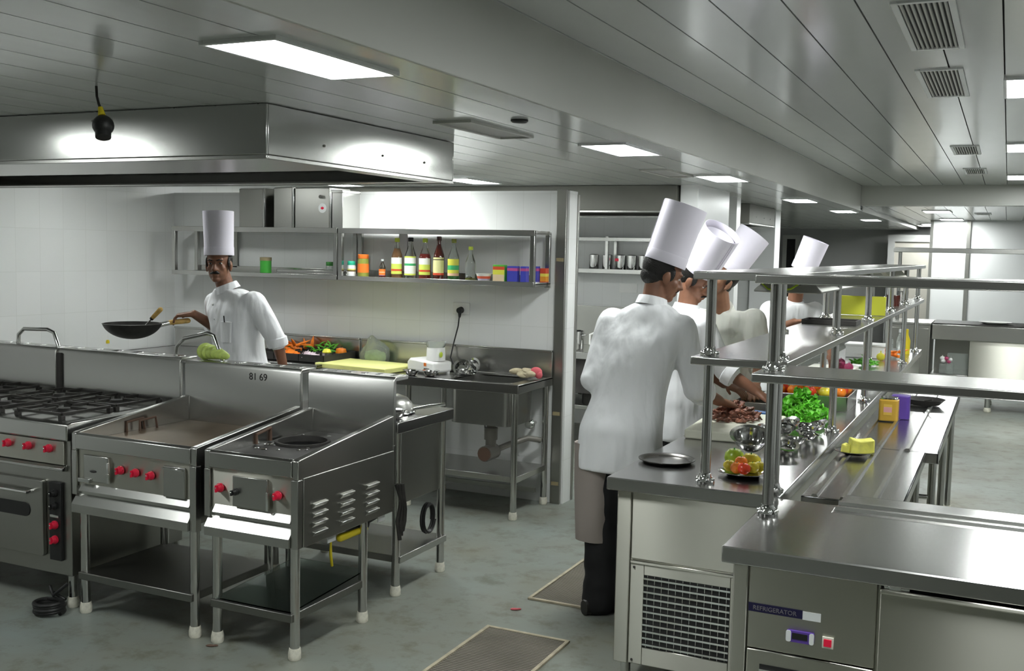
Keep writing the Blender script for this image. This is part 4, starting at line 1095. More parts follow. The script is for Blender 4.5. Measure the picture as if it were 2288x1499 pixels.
# jar and tins on the slide
gj = thing('golden_jar', 'golden jar with a pink label on the far tray slide', 'jar', (-.565, 6.20, .8005))
MB().prism(rounded(-.052, .052, -.045, .045, .018), .004, .125, 'z').build('jar_body', 'gold', gj, bev=.006)
MB().prism(rounded(-.05, .05, -.043, .043, .018), .0, .012, 'z').build('jar_base', 'black', gj)
MB().prism(rounded(-.048, .048, -.041, .041, .018), .125, .137, 'z').build('jar_lid', 'chrome', gj, bev=.003)
MB().box(-.024, .020, -.0468, -.0455, .040, .100).build('jar_label', 'lab_can', gj)
pt_ = MB().prism(rounded(-.05, .05, -.045, .045, .02), 0, .135, 'z').build('purple_tin', 'purple', bev=.005); tag(pt_, 'purple tin standing close behind the golden jar', 'tin', (-.515, 6.34, .8005))
bp_ = thing('black_pan', 'black shallow pan on the far tray slide under the counter shelf', 'pan', (-.43, 7.0, .8075))
MB().lathe([(0, 0), (.09, 0), (.12, .035), (.124, .035), (.092, .004), (0, .004)], seg=28, cap=False).build('pan_body', 'soot', bp_)
MB().tube([(.0, -.10, .03), (.06, -.22, .06)], .007, 8).build('pan_handle', 'soot', bp_)
# on the pass shelf
MZ = 1.3355
yb = MB().box(-.15, .15, -.009, .009, 0, .125).build('cutting_board', 'board_bright', bev=.003); tag(yb, 'bright yellow cutting board standing upright on the middle pass shelf', 'cutting board', (-.86, 7.22, MZ+.0025), 0); yb.rotation_euler = (-.12, 0, 0)
dt_ = MB().box(-.14, .14, -.1, .1, 0, .006).box(-.15, .15, -.11, -.1, .0, .025).box(-.15, .15, .1, .11, .0, .025).box(-.15, -.14, -.1, .1, 0, .025).box(.14, .15, -.1, .1, 0, .025).build('baking_tray', 'soot', bev=.002); tag(dt_, 'dark tray on the middle pass shelf under the leaning cook hand', 'tray', (-.90, 6.2, MZ))
pt2 = MB().lathe([(0, 0), (.05, 0), (.055, .08), (.058, .085), (0, .085)], seg=20, cap=False).build('clay_pot', 'sauce_brown'); tag(pt2, 'small dark red pot on the middle pass shelf beyond the yellow board', 'pot', (-.82, 8.9, MZ))
pt3 = MB().lathe([(0, 0), (.045, 0), (.05, .09), (.052, .095), (0, .098)], seg=20, cap=False).build('steel_pot', 'steel_bowl'); tag(pt3, 'small shiny steel pot near the far end of the middle pass shelf', 'pot', (-.82, 9.7, MZ))

# ---------------------------------------------------------------- far end of the pass counter
def small_items():
    cb2 = MB().box(-.17, .17, -.25, .25, 0, .03).build('cutting_board', 'board_white', bev=.005); tag(cb2, 'white cutting board with red onions near the leaning far cook', 'cutting board', (-1.17, 8.15, CZ))
    ro = MB().ball((0, 0, .03), (.033, .033, .03), 14, 10).cyl((0, 0, .055), (0, 0, .068), .004).build('red_onion', 'red_onion')
    for i, (x, y) in enumerate(((-1.08, 8.05), (-1.02, 7.98), (-1.12, 8.30))):
        q = ro if i == 0 else ro.copy()
        if i: C.objects.link(q)
        tag(q, 'shiny red onion on the white cutting board near the far cook', 'onion', (x, y, CZ+.0302), group='red onions on the white board')
    gh = MB(); rnd = random.Random(31)
    for i in range(70):
        a = rnd.uniform(0, 2*PI); q = math.sqrt(rnd.random()); p0 = Vector((.10*q*math.cos(a), .12*q*math.sin(a), .015+.075*(1-q)*rnd.random()))
        d0 = Vector((rnd.uniform(-1, 1), rnd.uniform(-1, 1), rnd.uniform(-.2, .5)))*.05
        gh.tube([p0, p0+d0*.5, p0+d0], [.006, .008, .002], 6)
    o = gh.build('green_beans', 'green'); o['kind'] = 'stuff'; tag(o, 'heap of cut green vegetables at the far part of the pass counter', 'vegetables', (-1.0, 8.75, CZ+.004))
    bx = MB().box(-.16, .16, -.12, .12, 0, .11).box(-.17, .17, -.13, .13, .10, .12).build('white_tub', 'white_plastic', bev=.008); tag(bx, 'white plastic tub behind the cut green vegetables', 'tub', (-1.08, 9.55, CZ))
    car = bpy.data.objects['carrot']; rnd = random.Random(41)
    for i in range(9):
        q = car.copy(); C.objects.link(q)
        tag(q, 'orange carrot in the heap at the far end of the pass counter', 'carrot', (-.84+rnd.uniform(-.08, .06), 9.5+rnd.uniform(-.1, .1), CZ+.02+rnd.uniform(0, .05)), group='carrots on the far pass counter'); q.rotation_euler = (0, rnd.uniform(-.3, .1), rnd.uniform(0, 6))
    yp = MB().ball((0, 0, .035), (.035, .033, .035), 14, 10).cyl((0, 0, .065), (0, .005, .085), .005).build('yellow_pepper', 'lemon'); tag(yp, 'yellow pepper beside the far carrots', 'pepper', (-.93, 9.25, CZ))
    for i, (x, y, cap, lab) in enumerate(((-.93, 9.95, 'sticker_white', 'clear bottle with a white cap, first behind the far carrots'), (-.85, 10.05, 'sticker_white', 'clear bottle with a white cap beside the yellow one'), (-.80, 10.1, 'yellow', 'yellow capped bottle at the far counter end'))):
        t = thing('oil_bottle', lab, 'bottle', (x, y, CZ))
        MB().lathe([(0, 0), (.032, 0), (.034, .12), (.016, .17), (.013, .20), (0, .20)], seg=16, cap=False).build('bottle_body', 'bag' if cap != 'yellow' else 'yellow', t)
        MB().lathe([(.015, .195), (.015, .225), (0, .227)], seg=12, cap=False).build('bottle_cap', cap, t)
small_items()

# ---------------------------------------------------------------- bay behind the partition
bay = thing('bay_bench', 'steel work bench with pots in the bay behind the tiled partition', 'work bench', (-5.4, 8.3, 0))
MB().box(0, 2.40, 0, .75, .80, .86).build('bench_top', 'steel', bay, bev=.004)
MB().box(0, 2.40, .73, .75, .86, 1.22).build('backsplash', 'steel_dull', bay, bev=.003)
MB().box(.0, 2.38, .05, .70, .36, .395).build('lower_shelf', 'steel_dull', bay, bev=.003)
MB().box(.3, 2.36, .04, .70, .50, .80).build('drawer_box', 'soot', bay, bev=.003)
legs(bay, (.04, 2.35), (.05, .70), .80)
kt = thing('kettle', 'white kettle on the bay bench, in the slit between the partition and the front cook', 'kettle', (-3.13, 8.45, .862))
MB().lathe([(0, 0), (.075, 0), (.08, .02), (.06, .15), (.05, .19), (0, .20)], seg=24, cap=False).build('kettle_body', 'white_plastic', kt)
MB().tube([(-.06, 0, .16), (-.11, 0, .14), (-.11, 0, .06), (-.07, 0, .03)], .009, 8).build('kettle_handle', 'white_plastic', kt)
MB().ball((0, 0, .205), (.016, .016, .012), 10, 8).build('kettle_knob', 'white_plastic', kt)
for i, (x, y, z, r, h, mt, lab) in enumerate(((-3.42, 8.5, .862, .10, .16, 'steel_bowl', 'steel pot on the bay bench beside the white kettle'), (-3.20, 8.5, .396, .11, .10, 'iron', 'dark iron pan on the lower shelf of the bay bench'),)):
    t = thing('cooking_pot', lab, 'pot', (x, y, z))
    MB().lathe([(0, 0), (r*.95, 0), (r, .01), (r, h), (r+.006, h+.004), (r-.004, h), (r-.004, .012), (0, .01)], seg=26, cap=False).build('pot_body', mt, t)
    for q in (-1, 1): MB().tube([(q*r, -.03, h*.8), (q*(r+.03), -.03, h*.82), (q*(r+.03), .03, h*.82), (q*r, .03, h*.8)], .005, 8).build('pot_handle', mt, t)
# canister shelf
cs = thing('canister_shelf', 'steel wall shelf holding a row of steel canisters in the bay', 'shelf', (-4.6, 9.42, 1.525))
MB().box(0, 2.2, 0, .27, 0, .02).box(0, 2.2, -.006, .004, -.012, .03).build('bottom_deck', 'steel', cs, bev=.002)
MB().box(0, 2.2, 0, .27, .305, .32).box(0, 2.2, -.006, .004, .295, .33).build('top_deck', 'steel', cs, bev=.002)
for x in (0, 1.12, 2.17): MB().box(x, x+.03, -.005, .025, -.012, .33).box(x, x+.03, .24, .27, -.012, .33).box(x, x+.03, .0, .26, .325, .34).build('end_frame', 'steel_tube', cs, bev=.002)
cn = thing('canister', 'plain steel canister in the row on the bay shelf', 'canister', (-3.62, 9.50, 1.546), group='steel canisters on the bay shelf')
MB().lathe([(0, 0), (.046, 0), (.048, .005), (.048, .13), (0, .13)], seg=22, cap=False).build('canister_body', 'steel_bowl', cn)
MB().lathe([(.050, .125), (.050, .140), (.04, .148), (0, .150)], seg=22, cap=False).build('canister_lid', 'steel_bowl', cn)
for x in (-3.485, -3.235, -3.12, -3.00, -2.88, -2.76): dup(cn, 'plain steel canister in the row on the bay shelf', (x, 9.50, 1.546))
cr = dup(cn, 'steel canister with a red sticker on the bay shelf', (-3.345, 9.50, 1.546)); del cr['group']
MB().box(-.045, -.012, -.0498, -.040, .085, .112).build('red_sticker', 'red_switch', cr)
sb = MB().box(-.09, .09, -.012, 0, -.045, .045).box(-.075, -.035, -.015, -.012, -.02, .02).box(.035, .075, -.015, -.012, -.02, .02).build('switch_board', 'white_plastic', bev=.002); tag(sb, 'white switch board on the tiled bay wall below the canisters', 'switch', (-3.33, 9.699, 1.37))

# ---------------------------------------------------------------- far range and table
fr_ = thing('far_range', 'long steel table with a dark top at the far end of the room', 'table', (-.75, 12.85, 0))
MB().box(0, 2.3, 0, .8, .80, .97).build('table_top', 'steel', fr_, bev=.005)
MB().box(.0, 2.3, .05, .75, .97, .985).build('dark_top', 'soot', fr_, bev=.003)
MB().box(.40, 2.3, .04, .76, .24, .80).build('cabinet', 'steel_front', fr_, bev=.004)
MB().box(0, .4, .06, .76, .36, .40).build('lower_shelf', 'steel', fr_, bev=.003)
MB().box(0, .4, .70, .72, .40, .80).build('rear_panel', 'steel_dull', fr_)
legs(fr_, (.05, .62, 1.3, 2.2), (.06, .74), .25, .03)
fp = MB().lathe([(0, 0), (.11, 0), (.17, .025), (.175, .028), (.11, .006), (0, .006)], seg=30, cap=False).build('white_dish', 'white_plastic'); tag(fp, 'wide white dish on the far dark topped table', 'dish', (-.10, 13.1, .986))
fs_ = thing('far_cabinet', 'plain steel cabinet standing left of the far dark topped table', 'cabinet', (-1.24, 12.82, 0))
MB().box(0, .475, 0, .75, .12, .96).build('body', 'steel_dull', fs_, bev=.004)
MB().box(-.01, .48, -.01, .76, .96, .985).build('cabinet_top', 'steel', fs_, bev=.003)
MB().box(.02, .455, -.008, .0, .15, .92).build('door', 'steel_dull', fs_, bev=.003)
legs(fs_, (.05, .42), (.06, .7), .13, .02)
fo = thing('far_shelf', 'steel shelf on posts above the far dark topped table', 'shelf', (-1.22, 13.0, .986))
MB().box(0, 2.7, 0, .35, .80, .855).build('shelf', 'steel', fo, bev=.005)
for x in (.06, 2.6):
    p = MB().cyl((0, 0, 0), (0, 0, .80), .02).build('post', 'steel_tube', fo); p.location = (x, .18, 0)
tb_ = thing('plastic_tub', 'clear tub with red and white vegetables under the far table', 'tub', (-.66, 12.93, .405))
MB().box(0, .15, 0, .2, 0, .11).build('tub_body', 'bag', tb_, bev=.005)
for i, (x, z, mt) in enumerate(((.04, .14, 'white_plastic'), (.10, .135, 'red_onion'), (.075, .17, 'red_onion'), (.12, .16, 'white_plastic'), (.03, .17, 'white_plastic'))):
    o = MB().ball((0, 0, 0), (.028, .028, .025), 12, 8).cyl((0, 0, .02), (0, 0, .036), .004).build('radish', mt); tag(o, ('white' if mt == 'white_plastic' else 'red')+' radish heaped in the clear tub under the far table', 'radish', (-.66+x, 13.0, .405+z), group=('white' if mt == 'white_plastic' else 'red')+' radishes in the far tub')
gs = MB().prism(rounded(.17, .40, 0, .24, .01), .08, .1, 'y').build('cloudy_sheet', 'bag'); tag(gs, 'cloudy plastic panel standing beside the tub under the far table', 'panel', (-.75, 12.9, .402))

# ---------------------------------------------------------------- floor mats and scraps
def floor_mat(x0, x1, y0, y1, label):
    t = thing('drain_cover', label, 'drain cover', (x0, y0, 0), 0)
    w, d = x1-x0, y1-y0
    b = MB().box(0, w, 0, d, .0005, .003)
    n = int(d/.016)
    for i in range(n): b.box(.012, w-.012, d*(i+.15)/n, d*(i+.80)/n, .003, .0065)
    b.build('slats', 'mat_brown', t, flat=True)
    e = MB().box(-.008, .008, 0, d, .0005, .010).box(w-.008, w+.008, 0, d, .0005, .010).box(-.008, w+.008, d-.008, d+.008, .0005, .010).box(-.008, w+.008, -.008, .008, .0005, .010)
    e.build('edge_frame', 'mat_edge', t, bev=.001)
floor_mat(-2.055, -1.665, 2.6, 4.17, 'brown slatted floor drain cover nearest the camera')
floor_mat(-2.05, -1.66, 4.615, 6.2, 'brown slatted floor drain cover by the front cook feet')
for i, (x, y, mt, lab) in enumerate(((-2.05, 4.44, 'red_cloth', 'tiny red scrap on the floor between the two drain covers'), (-3.0, 3.40, 'rust', 'brown food scrap on the floor between the station feet'))):
    s_ = MB().ball((0, 0, .004), (.022, .010, .005), 10, 6).ball((.02, .004, .004), (.012, .008, .004), 8, 6).build('floor_scrap', mt); tag(s_, lab, 'scrap', (x, y, 0), .4)

# ---------------------------------------------------------------- people
def V(*a): return Vector(a)
def hand(mb, wr, hd, pn, side, curl=.6, s=1.0):
    """palm, four unequal bent fingers and a thumb; hd runs along the hand, pn out of the palm, side +1: the thumb lies on +lateral"""
    hd = hd.normalized(); pn = (pn-hd*pn.dot(hd)).normalized(); la = hd.cross(pn)*side
    mb.loft([(wr-hd*.02*s, la*.026*s, pn*.020*s), (wr+hd*.015*s, la*.030*s, pn*.018*s), (wr+hd*.05*s, la*.041*s, pn*.016*s), (wr+hd*.088*s, la*.042*s, pn*.013*s), (wr+hd*.096*s, la*.036*s, pn*.009*s)], 16)
    for k, (o, L) in enumerate(((.031, .070), (.011, .080), (-.010, .075), (-.030, .058))):
        p = wr+hd*.085*s+la*o*s; d = hd.copy(); pts = [p]
        d = (hd+la*o*1.6).normalized()
        for q, f in enumerate((.42, .33, .25)):
            a = curl*(.55+.25*q)
            d = (d*math.cos(a)+pn*math.sin(a)).normalized()
            p = p+d*L*f*s; pts.append(p)
        mb.tube([pts[0]-hd*.02*s]+pts+[pts[-1]+d*.004*s], [.0085*s, .0095*s, .0088*s, .0082*s, .0068*s, .003*s], 8)
    b = wr+hd*.028*s+la*.030*s
    d1 = (la*.75+hd*.65+pn*.25).normalized(); d2 = (la*.25+hd*.85+pn*.45).normalized()
    mb.tube([b-la*.015*s, b, b+d1*.034*s, b+d1*.034*s+d2*.030*s, b+d1*.034*s+d2*.034*s], [.012*s, .0125*s, .0105*s, .008*s, .003*s], 8)
def remesh(o, vox, smooth=4, disp=0, dscale=.12):
    r = o.modifiers.new('remesh', 'REMESH'); r.mode = 'VOXEL'; r.voxel_size = vox; r.use_smooth_shade = True
    s = o.modifiers.new('smooth', 'SMOOTH'); s.factor = .5; s.iterations = smooth
    if disp:
        t = bpy.data.textures.new('folds', 'CLOUDS'); t.noise_scale = dscale; t.noise_depth = 1
        d = o.modifiers.new('folds', 'DISPLACE'); d.texture = t; d.strength = disp; d.mid_level = .5; d.texture_coords = 'LOCAL'
    return o
def person(label, J, jacket='jacket', skin='skin', hem=.23, hat_h=None, legs_on=True, sleeve=1.0, group=None):
    hip, neck = V(*J['hip']), V(*J['neck'])
    base = V(hip.x, hip.y, 0)
    t = thing('person', label, 'person', base)
    shR, shL = V(*J['shR']), V(*J['shL'])
    lat = (shR-shL); lat.z = 0; lat.normalize()
    fw = V(-lat.y, lat.x, 0)                                   # body facing, the right hand on +lat
    hb, ht = V(*J['hatb']), V(*J['hatt'])
    up = (ht-hb).normalized(); fd = V(*J['fd']).normalized(); fd = (fd-up*fd.dot(up)).normalized()
    rt = fd.cross(up).normalized()
    H = Matrix((rt, fd, up)).transposed()
    ho = hb-up*.055
    def hp(x, y, z): return ho+H @ V(x, y, z)
    B = MB()
    # head with features
    B.ball(hp(0, -.012, .030), (.074, .094, .088), 24, 16, H).ball(hp(0, .022, -.045), (.058, .068, .074), 20, 14, H)
    B.ball(hp(0, .066, -.098), (.026, .024, .020), 14, 10, H).ball(hp(.034, .052, -.028), (.026, .026, .024), 12, 8, H).ball(hp(-.034, .052, -.028), (.026, .026, .024), 12, 8, H)
    B.tube([hp(0, .080, .012), hp(0, .098, -.014), hp(0, .110, -.034), hp(0, .092, -.044)], [.009, .012, .0165, .012], 10)
    B.ball(hp(.013, .093, -.036), (.009, .010, .008), 8, 6, H).ball(hp(-.013, .093, -.036), (.009, .010, .008), 8, 6, H)
    for q in (-1, 1): B.ball(hp(q*.031, .068, .011), (.016, .011, .007), 10, 8, H).ball(hp(q*.031, .068, -.005), (.015, .009, .006), 10, 8, H)
    B.ball(hp(0, .076, .026), (.050, .018, .011), 14, 8, H)
    B.ball(hp(0, .086, -.064), (.025, .013, .008), 12, 8, H).ball(hp(0, .085, -.076), (.021, .013, .008), 12, 8, H)
    for q in (-1, 1): B.ball(hp(q*.076, -.004, -.012), (.010, .021, .032), 12, 8, H).ball(hp(q*.074, .004, -.038), (.008, .011, .012), 8, 6, H)
    # neck and trunk
    B.limb(neck-V(0, 0, .03), hp(0, -.022, -.035), .058, .054)
    ms = (shR+shL)/2
    hw = (shR-shL).length/2
    ch = hip.lerp(ms, .62)
    B.loft([(hip-V(0, 0, .10), lat*.13, fw*.10), (hip, lat*.145, fw*.105), (hip.lerp(ms, .35), lat*.13, fw*.09), (ch, lat*.15, fw*.10), (ms-V(0, 0, .02), lat*(hw*.9), fw*.075), (neck, lat*.06, fw*.06)], 20)
    for s_ in 'RL':
        sh, el, wr = V(*J['sh'+s_]), V(*J['el'+s_]), V(*J['wr'+s_])
        B.limb(sh, el, .046, .040).limb(el, wr, .041, .027)
        hd = V(*J['ha'+s_])-wr
        hand(B, wr+hd.normalized()*.01, hd, V(*J.get('pn'+s_, (0, 0, -1))), J.get('th'+s_, 1), J.get('curl', .6))
    if legs_on:
        for s_, q in (('R', 1), ('L', -1)):
            a = hip+lat*.085*q-V(0, 0, .06); f = V(*J['foot'+s_]); k = a.lerp(f, .47)+fw*.02; an = f+V(0, 0, .09)
            B.limb(a, k, .07, .052).limb(k, an, .05, .035)
    bo = B.build('body', skin, t, off=base); remesh(bo, .0055, 3)
    # eyes, brows, moustache, hair
    for q in (-1, 1):
        e = MB().ball(hp(q*.031, .0690, .003), (.0120, .0095, .0080), 12, 8, H).build('eye', 'eye_white', t, off=base)
        MB().ball(hp(q*.031, .0748, .003), (.0068, .0048, .0066), 10, 6, H).build('pupil', 'black', e, off=base)
        MB().tube([hp(q*.014, .094, .020), hp(q*.032, .092, .026), hp(q*.050, .078, .020)], [.003, .0045, .002], 8).build('eyebrow', 'hair', t, off=base)
    if J.get('moustache', True):
        MB().tube([hp(-.028, .086, -.060), hp(-.012, .099, -.052), hp(.012, .099, -.052), hp(.028, .086, -.060)], [.003, .0065, .0065, .003], 10).build('moustache', 'hair', t, off=base)
    hr = MB().ball(hp(0, -.026, .034), (.0795, .090, .090), 26, 18, H).ball(hp(0, -.052, -.020), (.062, .058, .050), 18, 12, H)
    for q in (-1, 1): hr.ball(hp(q*.070, .018, .012), (.008, .016, .032), 10, 8, H)
    hr.build('hair', 'hair', t, off=base)
    # tall paper hat
    L = (ht-hb).length if hat_h is None else hat_h
    r0, r1, ws = .094, .100, .0025
    hm = MB().lathe([(r0, 0), (r0+.001, .055), (r0+.0005, .058), (r1, L), (r1-ws, L), (r0-ws, .10), (r0-ws, .0)], seg=44, cap=False)
    hm.add([(r0*.9*math.cos(i*PI/12), r0*.9*math.sin(i*PI/12), L-.035) for i in range(24)], [list(range(24))])
    M4 = H.to_4x4(); M4.translation = hp(0, -.012, .055)
    hm.xf(Matrix.Translation(M4.translation) @ H.to_4x4() @ Matrix.Diagonal((.96, 1.08, 1, 1)))
    ho_ = hm.build('chef_hat', 'hat', t, off=base)
    bd = MB().lathe([(r0+.0015, 0), (r0+.0022, .002), (r0+.0022, .050), (r0+.0015, .052)], seg=44, cap=False).xf(Matrix.Translation(M4.translation) @ H.to_4x4() @ Matrix.Diagonal((.96, 1.08, 1, 1)))
    bd.build('hat_band', 'hat', ho_, off=base)
    sm = MB(); a0 = J.get('seam', -2.2)
    for da in (-.07, .07):
        pt = [M4.translation+H @ V((r0+.001+(r1-r0)*z/L)*.97*math.cos(a0+da), (r0+.001+(r1-r0)*z/L)*1.085*math.sin(a0+da), z) for z in (.0, L*.5, L-.002)]
        sm.tube(pt, .0018, 6)
    sm.build('hat_seam', 'hat', ho_, off=base)
    # jacket
    K = MB(); dn = (hip-ms).normalized(); hemc = hip+V(0, 0, -hem)+fw*.0
    K.loft([(hemc, lat*.205, fw*.165), (hemc+V(0, 0, .05), lat*.204, fw*.162), (hip, lat*.198, fw*.150), (hip.lerp(ms, .32), lat*.176, fw*.136), (ch, lat*.182, fw*.140), (hip.lerp(ms, .86), lat*(hw+.035), fw*.125), (ms+V(0, 0, .01), lat*(hw+.028), fw*.098), (ms.lerp(neck, .55)+V(0, 0, .02), lat*.125, fw*.086), (neck+V(0, 0, .0), lat*.078, fw*.078)], 30)
    cuffs = []
    for s_ in 'RL':
        sh, el, wr = V(*J['sh'+s_]), V(*J['el'+s_]), V(*J['wr'+s_])
        e = J.get('slv', .28); end = el.lerp(wr, e)
        K.limb(sh-V(0, 0, .012), el, .078, .060).limb(el, end, .062, .056)
        d = (wr-el).normalized(); cuffs.append((end, d))
    jk = K.build('jacket', jacket, t, off=base); remesh(jk, .011, 7, .012, .16)
    for end, d in cuffs:
        MB().tube([end-d*.035, end-d*.03, end+d*.005, end+d*.022, end+d*.024, end+d*.0], [.060, .066, .067, .063, .054, .050], 20).build('cuff', jacket, t, off=base)
        c = t.children[-1]; m_ = c.modifiers.new('folds', 'DISPLACE'); tx_ = bpy.data.textures.new('cuff_folds', 'CLOUDS'); tx_.noise_scale = .05; m_.texture = tx_; m_.strength = .012
    # collar
    nd = (hp(0, -.022, -.035)-neck).normalized()
    MB().tube([neck-nd*.015, neck+nd*.004, neck+nd*.028, neck+nd*.030, neck+nd*.004], [.080, .076, .070, .064, .066], 24, cap=False).build('collar', jacket, t, off=base)
    if J.get('front'):
        for i in range(4):
            p = hip.lerp(ms, .95-.2*i); MB().ball(p+fw*(.130-.004*i)+lat*.05, .008, 10, 6).build('button', 'sticker_white', t, off=base)
        p = ch+fw*.140-lat*.075+V(0, 0, .05)
        MB().loft([(p-V(0, 0, .13), lat*.05, fw*.010), (p, lat*.055, fw*.010)], 12).build('chest_pocket', jacket, t, off=base)
        MB().limb(p+fw*.012, p+fw*.016+V(0, 0, .035), .004, .004).build('pen', 'black', t, off=base)
    # trousers and shoes
    if legs_on:
        Tm = MB()
        Tm.loft([(hip+V(0, 0, .06), lat*.16, fw*.12), (hip, lat*.165, fw*.125), (hip-V(0, 0, .10), lat*.165, fw*.12)], 20)
        for s_, q in (('R', 1), ('L', -1)):
            a = hip+lat*.085*q-V(0, 0, .06); f = V(*J['foot'+s_]); k = a.lerp(f, .47)+fw*.02; an = f+V(0, 0, .06)
            Tm.limb(a, k, .098, .078).limb(k, an, .078, .080)
        tr_ = Tm.build('trousers', 'trousers', t, off=base); remesh(tr_, .012, 5, .02, .09)
        for s_ in 'RL':
            f = V(*J['foot'+s_]); fdir = V(*J.get('ff', tuple(fw))); fdir.z = 0; fdir.normalize(); sd = V(fdir.y, -fdir.x, 0)
            S_ = MB().loft([(f-fdir*.085+V(0, 0, .035), sd*.030, V(0, 0, .034)), (f-fdir*.05+V(0, 0, .045), sd*.040, V(0, 0, .044)), (f+fdir*.04+V(0, 0, .042), sd*.042, V(0, 0, .041)), (f+fdir*.11+V(0, 0, .030), sd*.045, V(0, 0, .029)), (f+fdir*.165+V(0, 0, .022), sd*.032, V(0, 0, .020)), (f+fdir*.18+V(0, 0, .016), sd*.015, V(0, 0, .012))], 18)
            S_.build('shoe', 'shoe', t, off=base)
    return t, hip, ms, lat, fw, base

# the cook at the back with the wok
pA = person('cook in a tall white hat facing the camera and holding a wok', dict(
    hip=(-4.42, 5.30, .90), neck=(-4.51, 5.28, 1.435), shR=(-4.68, 5.36, 1.345), shL=(-4.29, 5.27, 1.365),
    elR=(-4.76, 5.46, 1.16), wrR=(-4.695, 5.175, 1.268), haR=(-4.80, 5.105, 1.256), pnR=(.1, .1, -1), thR=-1,
    elL=(-4.13, 5.29, 1.13), wrL=(-4.10, 5.33, .93), haL=(-4.095, 5.36, .84), pnL=(-.9, 0, -.1), thL=-1,
    hatb=(-4.545, 5.235, 1.645), hatt=(-4.556, 5.24, 1.925), fd=(.42, -.9, -.1), footR=(-4.52, 5.33, 0), footL=(-4.32, 5.30, 0), curl=1.1, front=True, slv=.12), legs_on=True)
t, hip, ms, lat, fw, base = pA
ap_ = MB().loft([(hip-V(0, 0, .45), lat*.215, fw*.175), (hip-V(0, 0, .10), lat*.212, fw*.172), (hip+V(0, 0, .02), lat*.205, fw*.160), (hip+V(0, 0, .06), lat*.20, fw*.156)], 28)
ap_.build('apron', 'apron', t, off=base)
wok = thing('wok', 'round black wok held by the cook at the back', 'wok', (-4.905, 4.86, 1.117))
P_ = []; Q_ = []
for i in range(13):
    a = PI/2*i/12*.86; P_.append((.215*math.sin(a)/math.sin(PI/2*.86)*.82, .215*(1-math.cos(a))*.56))
zt = P_[-1][1]
MB().lathe(P_+[(P_[-1][0]+.003, zt+.003)]+[(x*.975, z+.005) for x, z in P_[::-1]], seg=40, cap=False).build('wok_bowl', 'iron', wok)
hdir = V(-4.775-wok.location.x, 5.15-wok.location.y, 0).normalized()
w0 = hdir*.172+V(0, 0, zt-.012); w1 = hdir*.245+V(0, 0, zt+.002)
MB().tube([w0, w1], [.016, .014], 12).build('handle_socket', 'chrome', wok)
MB().limb(w1-hdir*.005, hdir*.36+V(0, 0, zt+.010), .016, .017).build('handle_grip', 'wood', wok)
ld = thing('ladle', 'steel ladle with a wooden grip standing in the wok', 'ladle', (-4.86, 4.89, 1.19))
MB().tube([(-.02, .0, -.035), (.03, 0, .01), (.085, .005, .062)], .0055, 8).build('shaft', 'chrome', ld)
MB().tube([(.078, .004, .055), (.092, .005, .068)], .012, 10).build('ferrule', 'iron', ld)
MB().limb((.092, .005, .068), (.150, .008, .118), .013, .015).build('wooden_grip', 'wood', ld)
MB().ball((-.03, 0, -.045), (.035, .035, .012), 14, 8).build('scoop', 'chrome', ld)

# the cook in front, back to the camera
pB = person('cook standing nearest, back to the camera, cutting meat on the cream board', dict(
    hip=(-1.64, 4.72, .88), neck=(-1.555, 4.88, 1.475), shL=(-1.745, 4.86, 1.385), shR=(-1.395, 4.86, 1.365),
    elL=(-1.79, 4.72, 1.10), wrL=(-1.68, 4.98, 1.00), haL=(-1.60, 5.04, .97), pnL=(.2, .2, -1), thL=-1,
    elR=(-1.335, 4.92, 1.07), wrR=(-1.265, 5.12, .99), haR=(-1.215, 5.20, .965), pnR=(-.3, .1, -1), thR=1,
    hatb=(-1.50, 4.93, 1.665), hatt=(-1.415, 4.97, 1.945), fd=(.80, .62, -.30), footR=(-1.52, 4.64, 0), footL=(-1.68, 4.60, 0), ff=(.6, .8, 0), curl=.5, seam=-1.9, slv=.30), hem=.20)
t, hip, ms, lat, fw, base = pB
MB().loft([(V(-1.735, 4.66, .34), V(.085, -.02, 0), V(.02, .085, 0)), (V(-1.752, 4.69, .60), V(.090, -.02, 0), V(.02, .10, 0)), (V(-1.755, 4.71, .80), V(.10, -.02, 0), V(.02, .10, 0))], 24).build('apron', 'apron_brown', t, off=base)

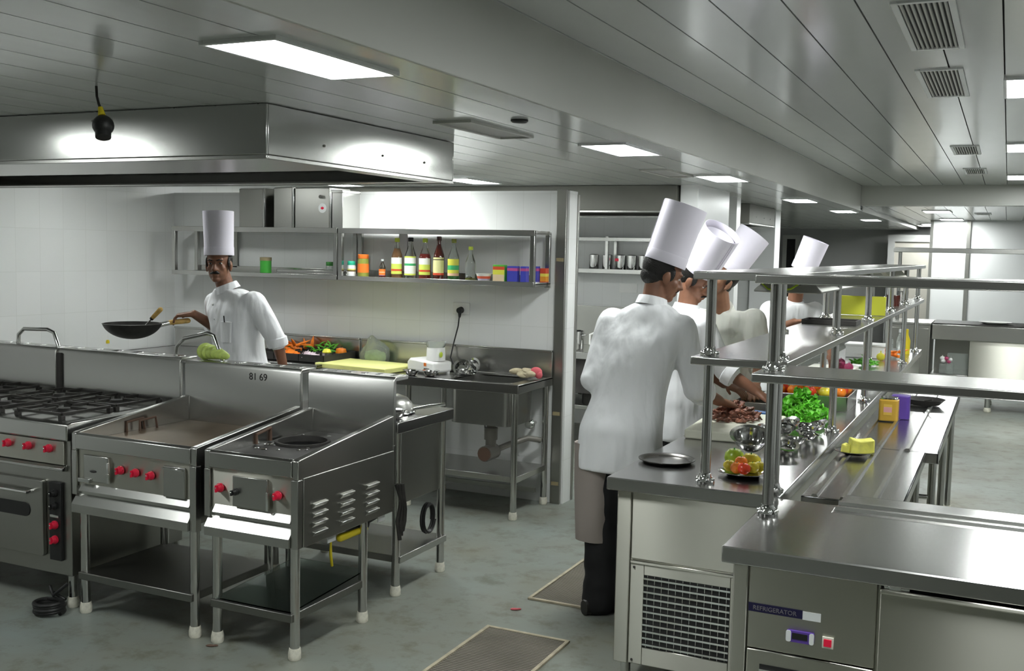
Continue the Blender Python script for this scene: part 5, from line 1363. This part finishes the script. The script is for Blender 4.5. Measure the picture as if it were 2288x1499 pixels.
pC = person('second cook in a tilted tall hat, reaching over the counter beside the nearest cook', dict(
    hip=(-1.66, 5.78, .90), neck=(-1.62, 5.72, 1.41), shR=(-1.50, 5.58, 1.35), shL=(-1.72, 5.92, 1.36),
    elR=(-1.365, 5.63, 1.085), wrR=(-1.185, 5.62, .985), haR=(-1.10, 5.60, .935), pnR=(-.1, 0, -1), thR=1,
    elL=(-1.62, 5.88, 1.10), wrL=(-1.41, 5.81, .99), haL=(-1.31, 5.78, .96), thL=-1,
    hatb=(-1.535, 5.70, 1.625), hatt=(-1.395, 5.62, 1.835), fd=(.85, -.1, -.55), footR=(-1.62, 5.70, 0), footL=(-1.68, 5.92, 0), curl=.45, slv=.18, seam=1.2), skin='skin')
pD = person('third cook in a cream jacket and hat leaning behind the pass shelf', dict(
    hip=(-1.60, 6.50, .90), neck=(-1.545, 6.22, 1.385), shR=(-1.70, 6.26, 1.33), shL=(-1.355, 6.24, 1.34),
    elR=(-1.71, 6.24, 1.09), wrR=(-1.53, 6.10, 1.01), haR=(-1.43, 6.10, .98), thR=1,
    elL=(-1.295, 6.20, 1.08), wrL=(-1.28, 6.02, .98), haL=(-1.27, 5.93, .945), thL=-1,
    hatb=(-1.495, 6.10, 1.625), hatt=(-1.355, 6.16, 1.845), fd=(-.5, -.80, -.25), footR=(-1.69, 6.52, 0), footL=(-1.50, 6.52, 0), curl=.5, slv=.2, seam=-1.0), jacket='jacket_grey', skin='skin_light')
pE = person('fourth cook in a white hat farthest away, bending over the pass shelf', dict(
    hip=(-1.62, 8.27, .90), neck=(-1.46, 8.12, 1.36), shR=(-1.62, 8.02, 1.31), shL=(-1.32, 8.22, 1.31),
    elR=(-1.55, 7.84, 1.16), wrR=(-1.38, 7.72, 1.24), haR=(-1.28, 7.66, 1.26), thR=1,
    elL=(-1.20, 8.16, 1.10), wrL=(-1.15, 7.98, 1.00), haL=(-1.12, 7.90, .96), thL=-1,
    hatb=(-1.385, 8.05, 1.61), hatt=(-1.30, 8.05, 1.835), fd=(.5, -.8, -.35), footR=(-1.70, 8.24, 0), footL=(-1.54, 8.34, 0), curl=.6, slv=.2))
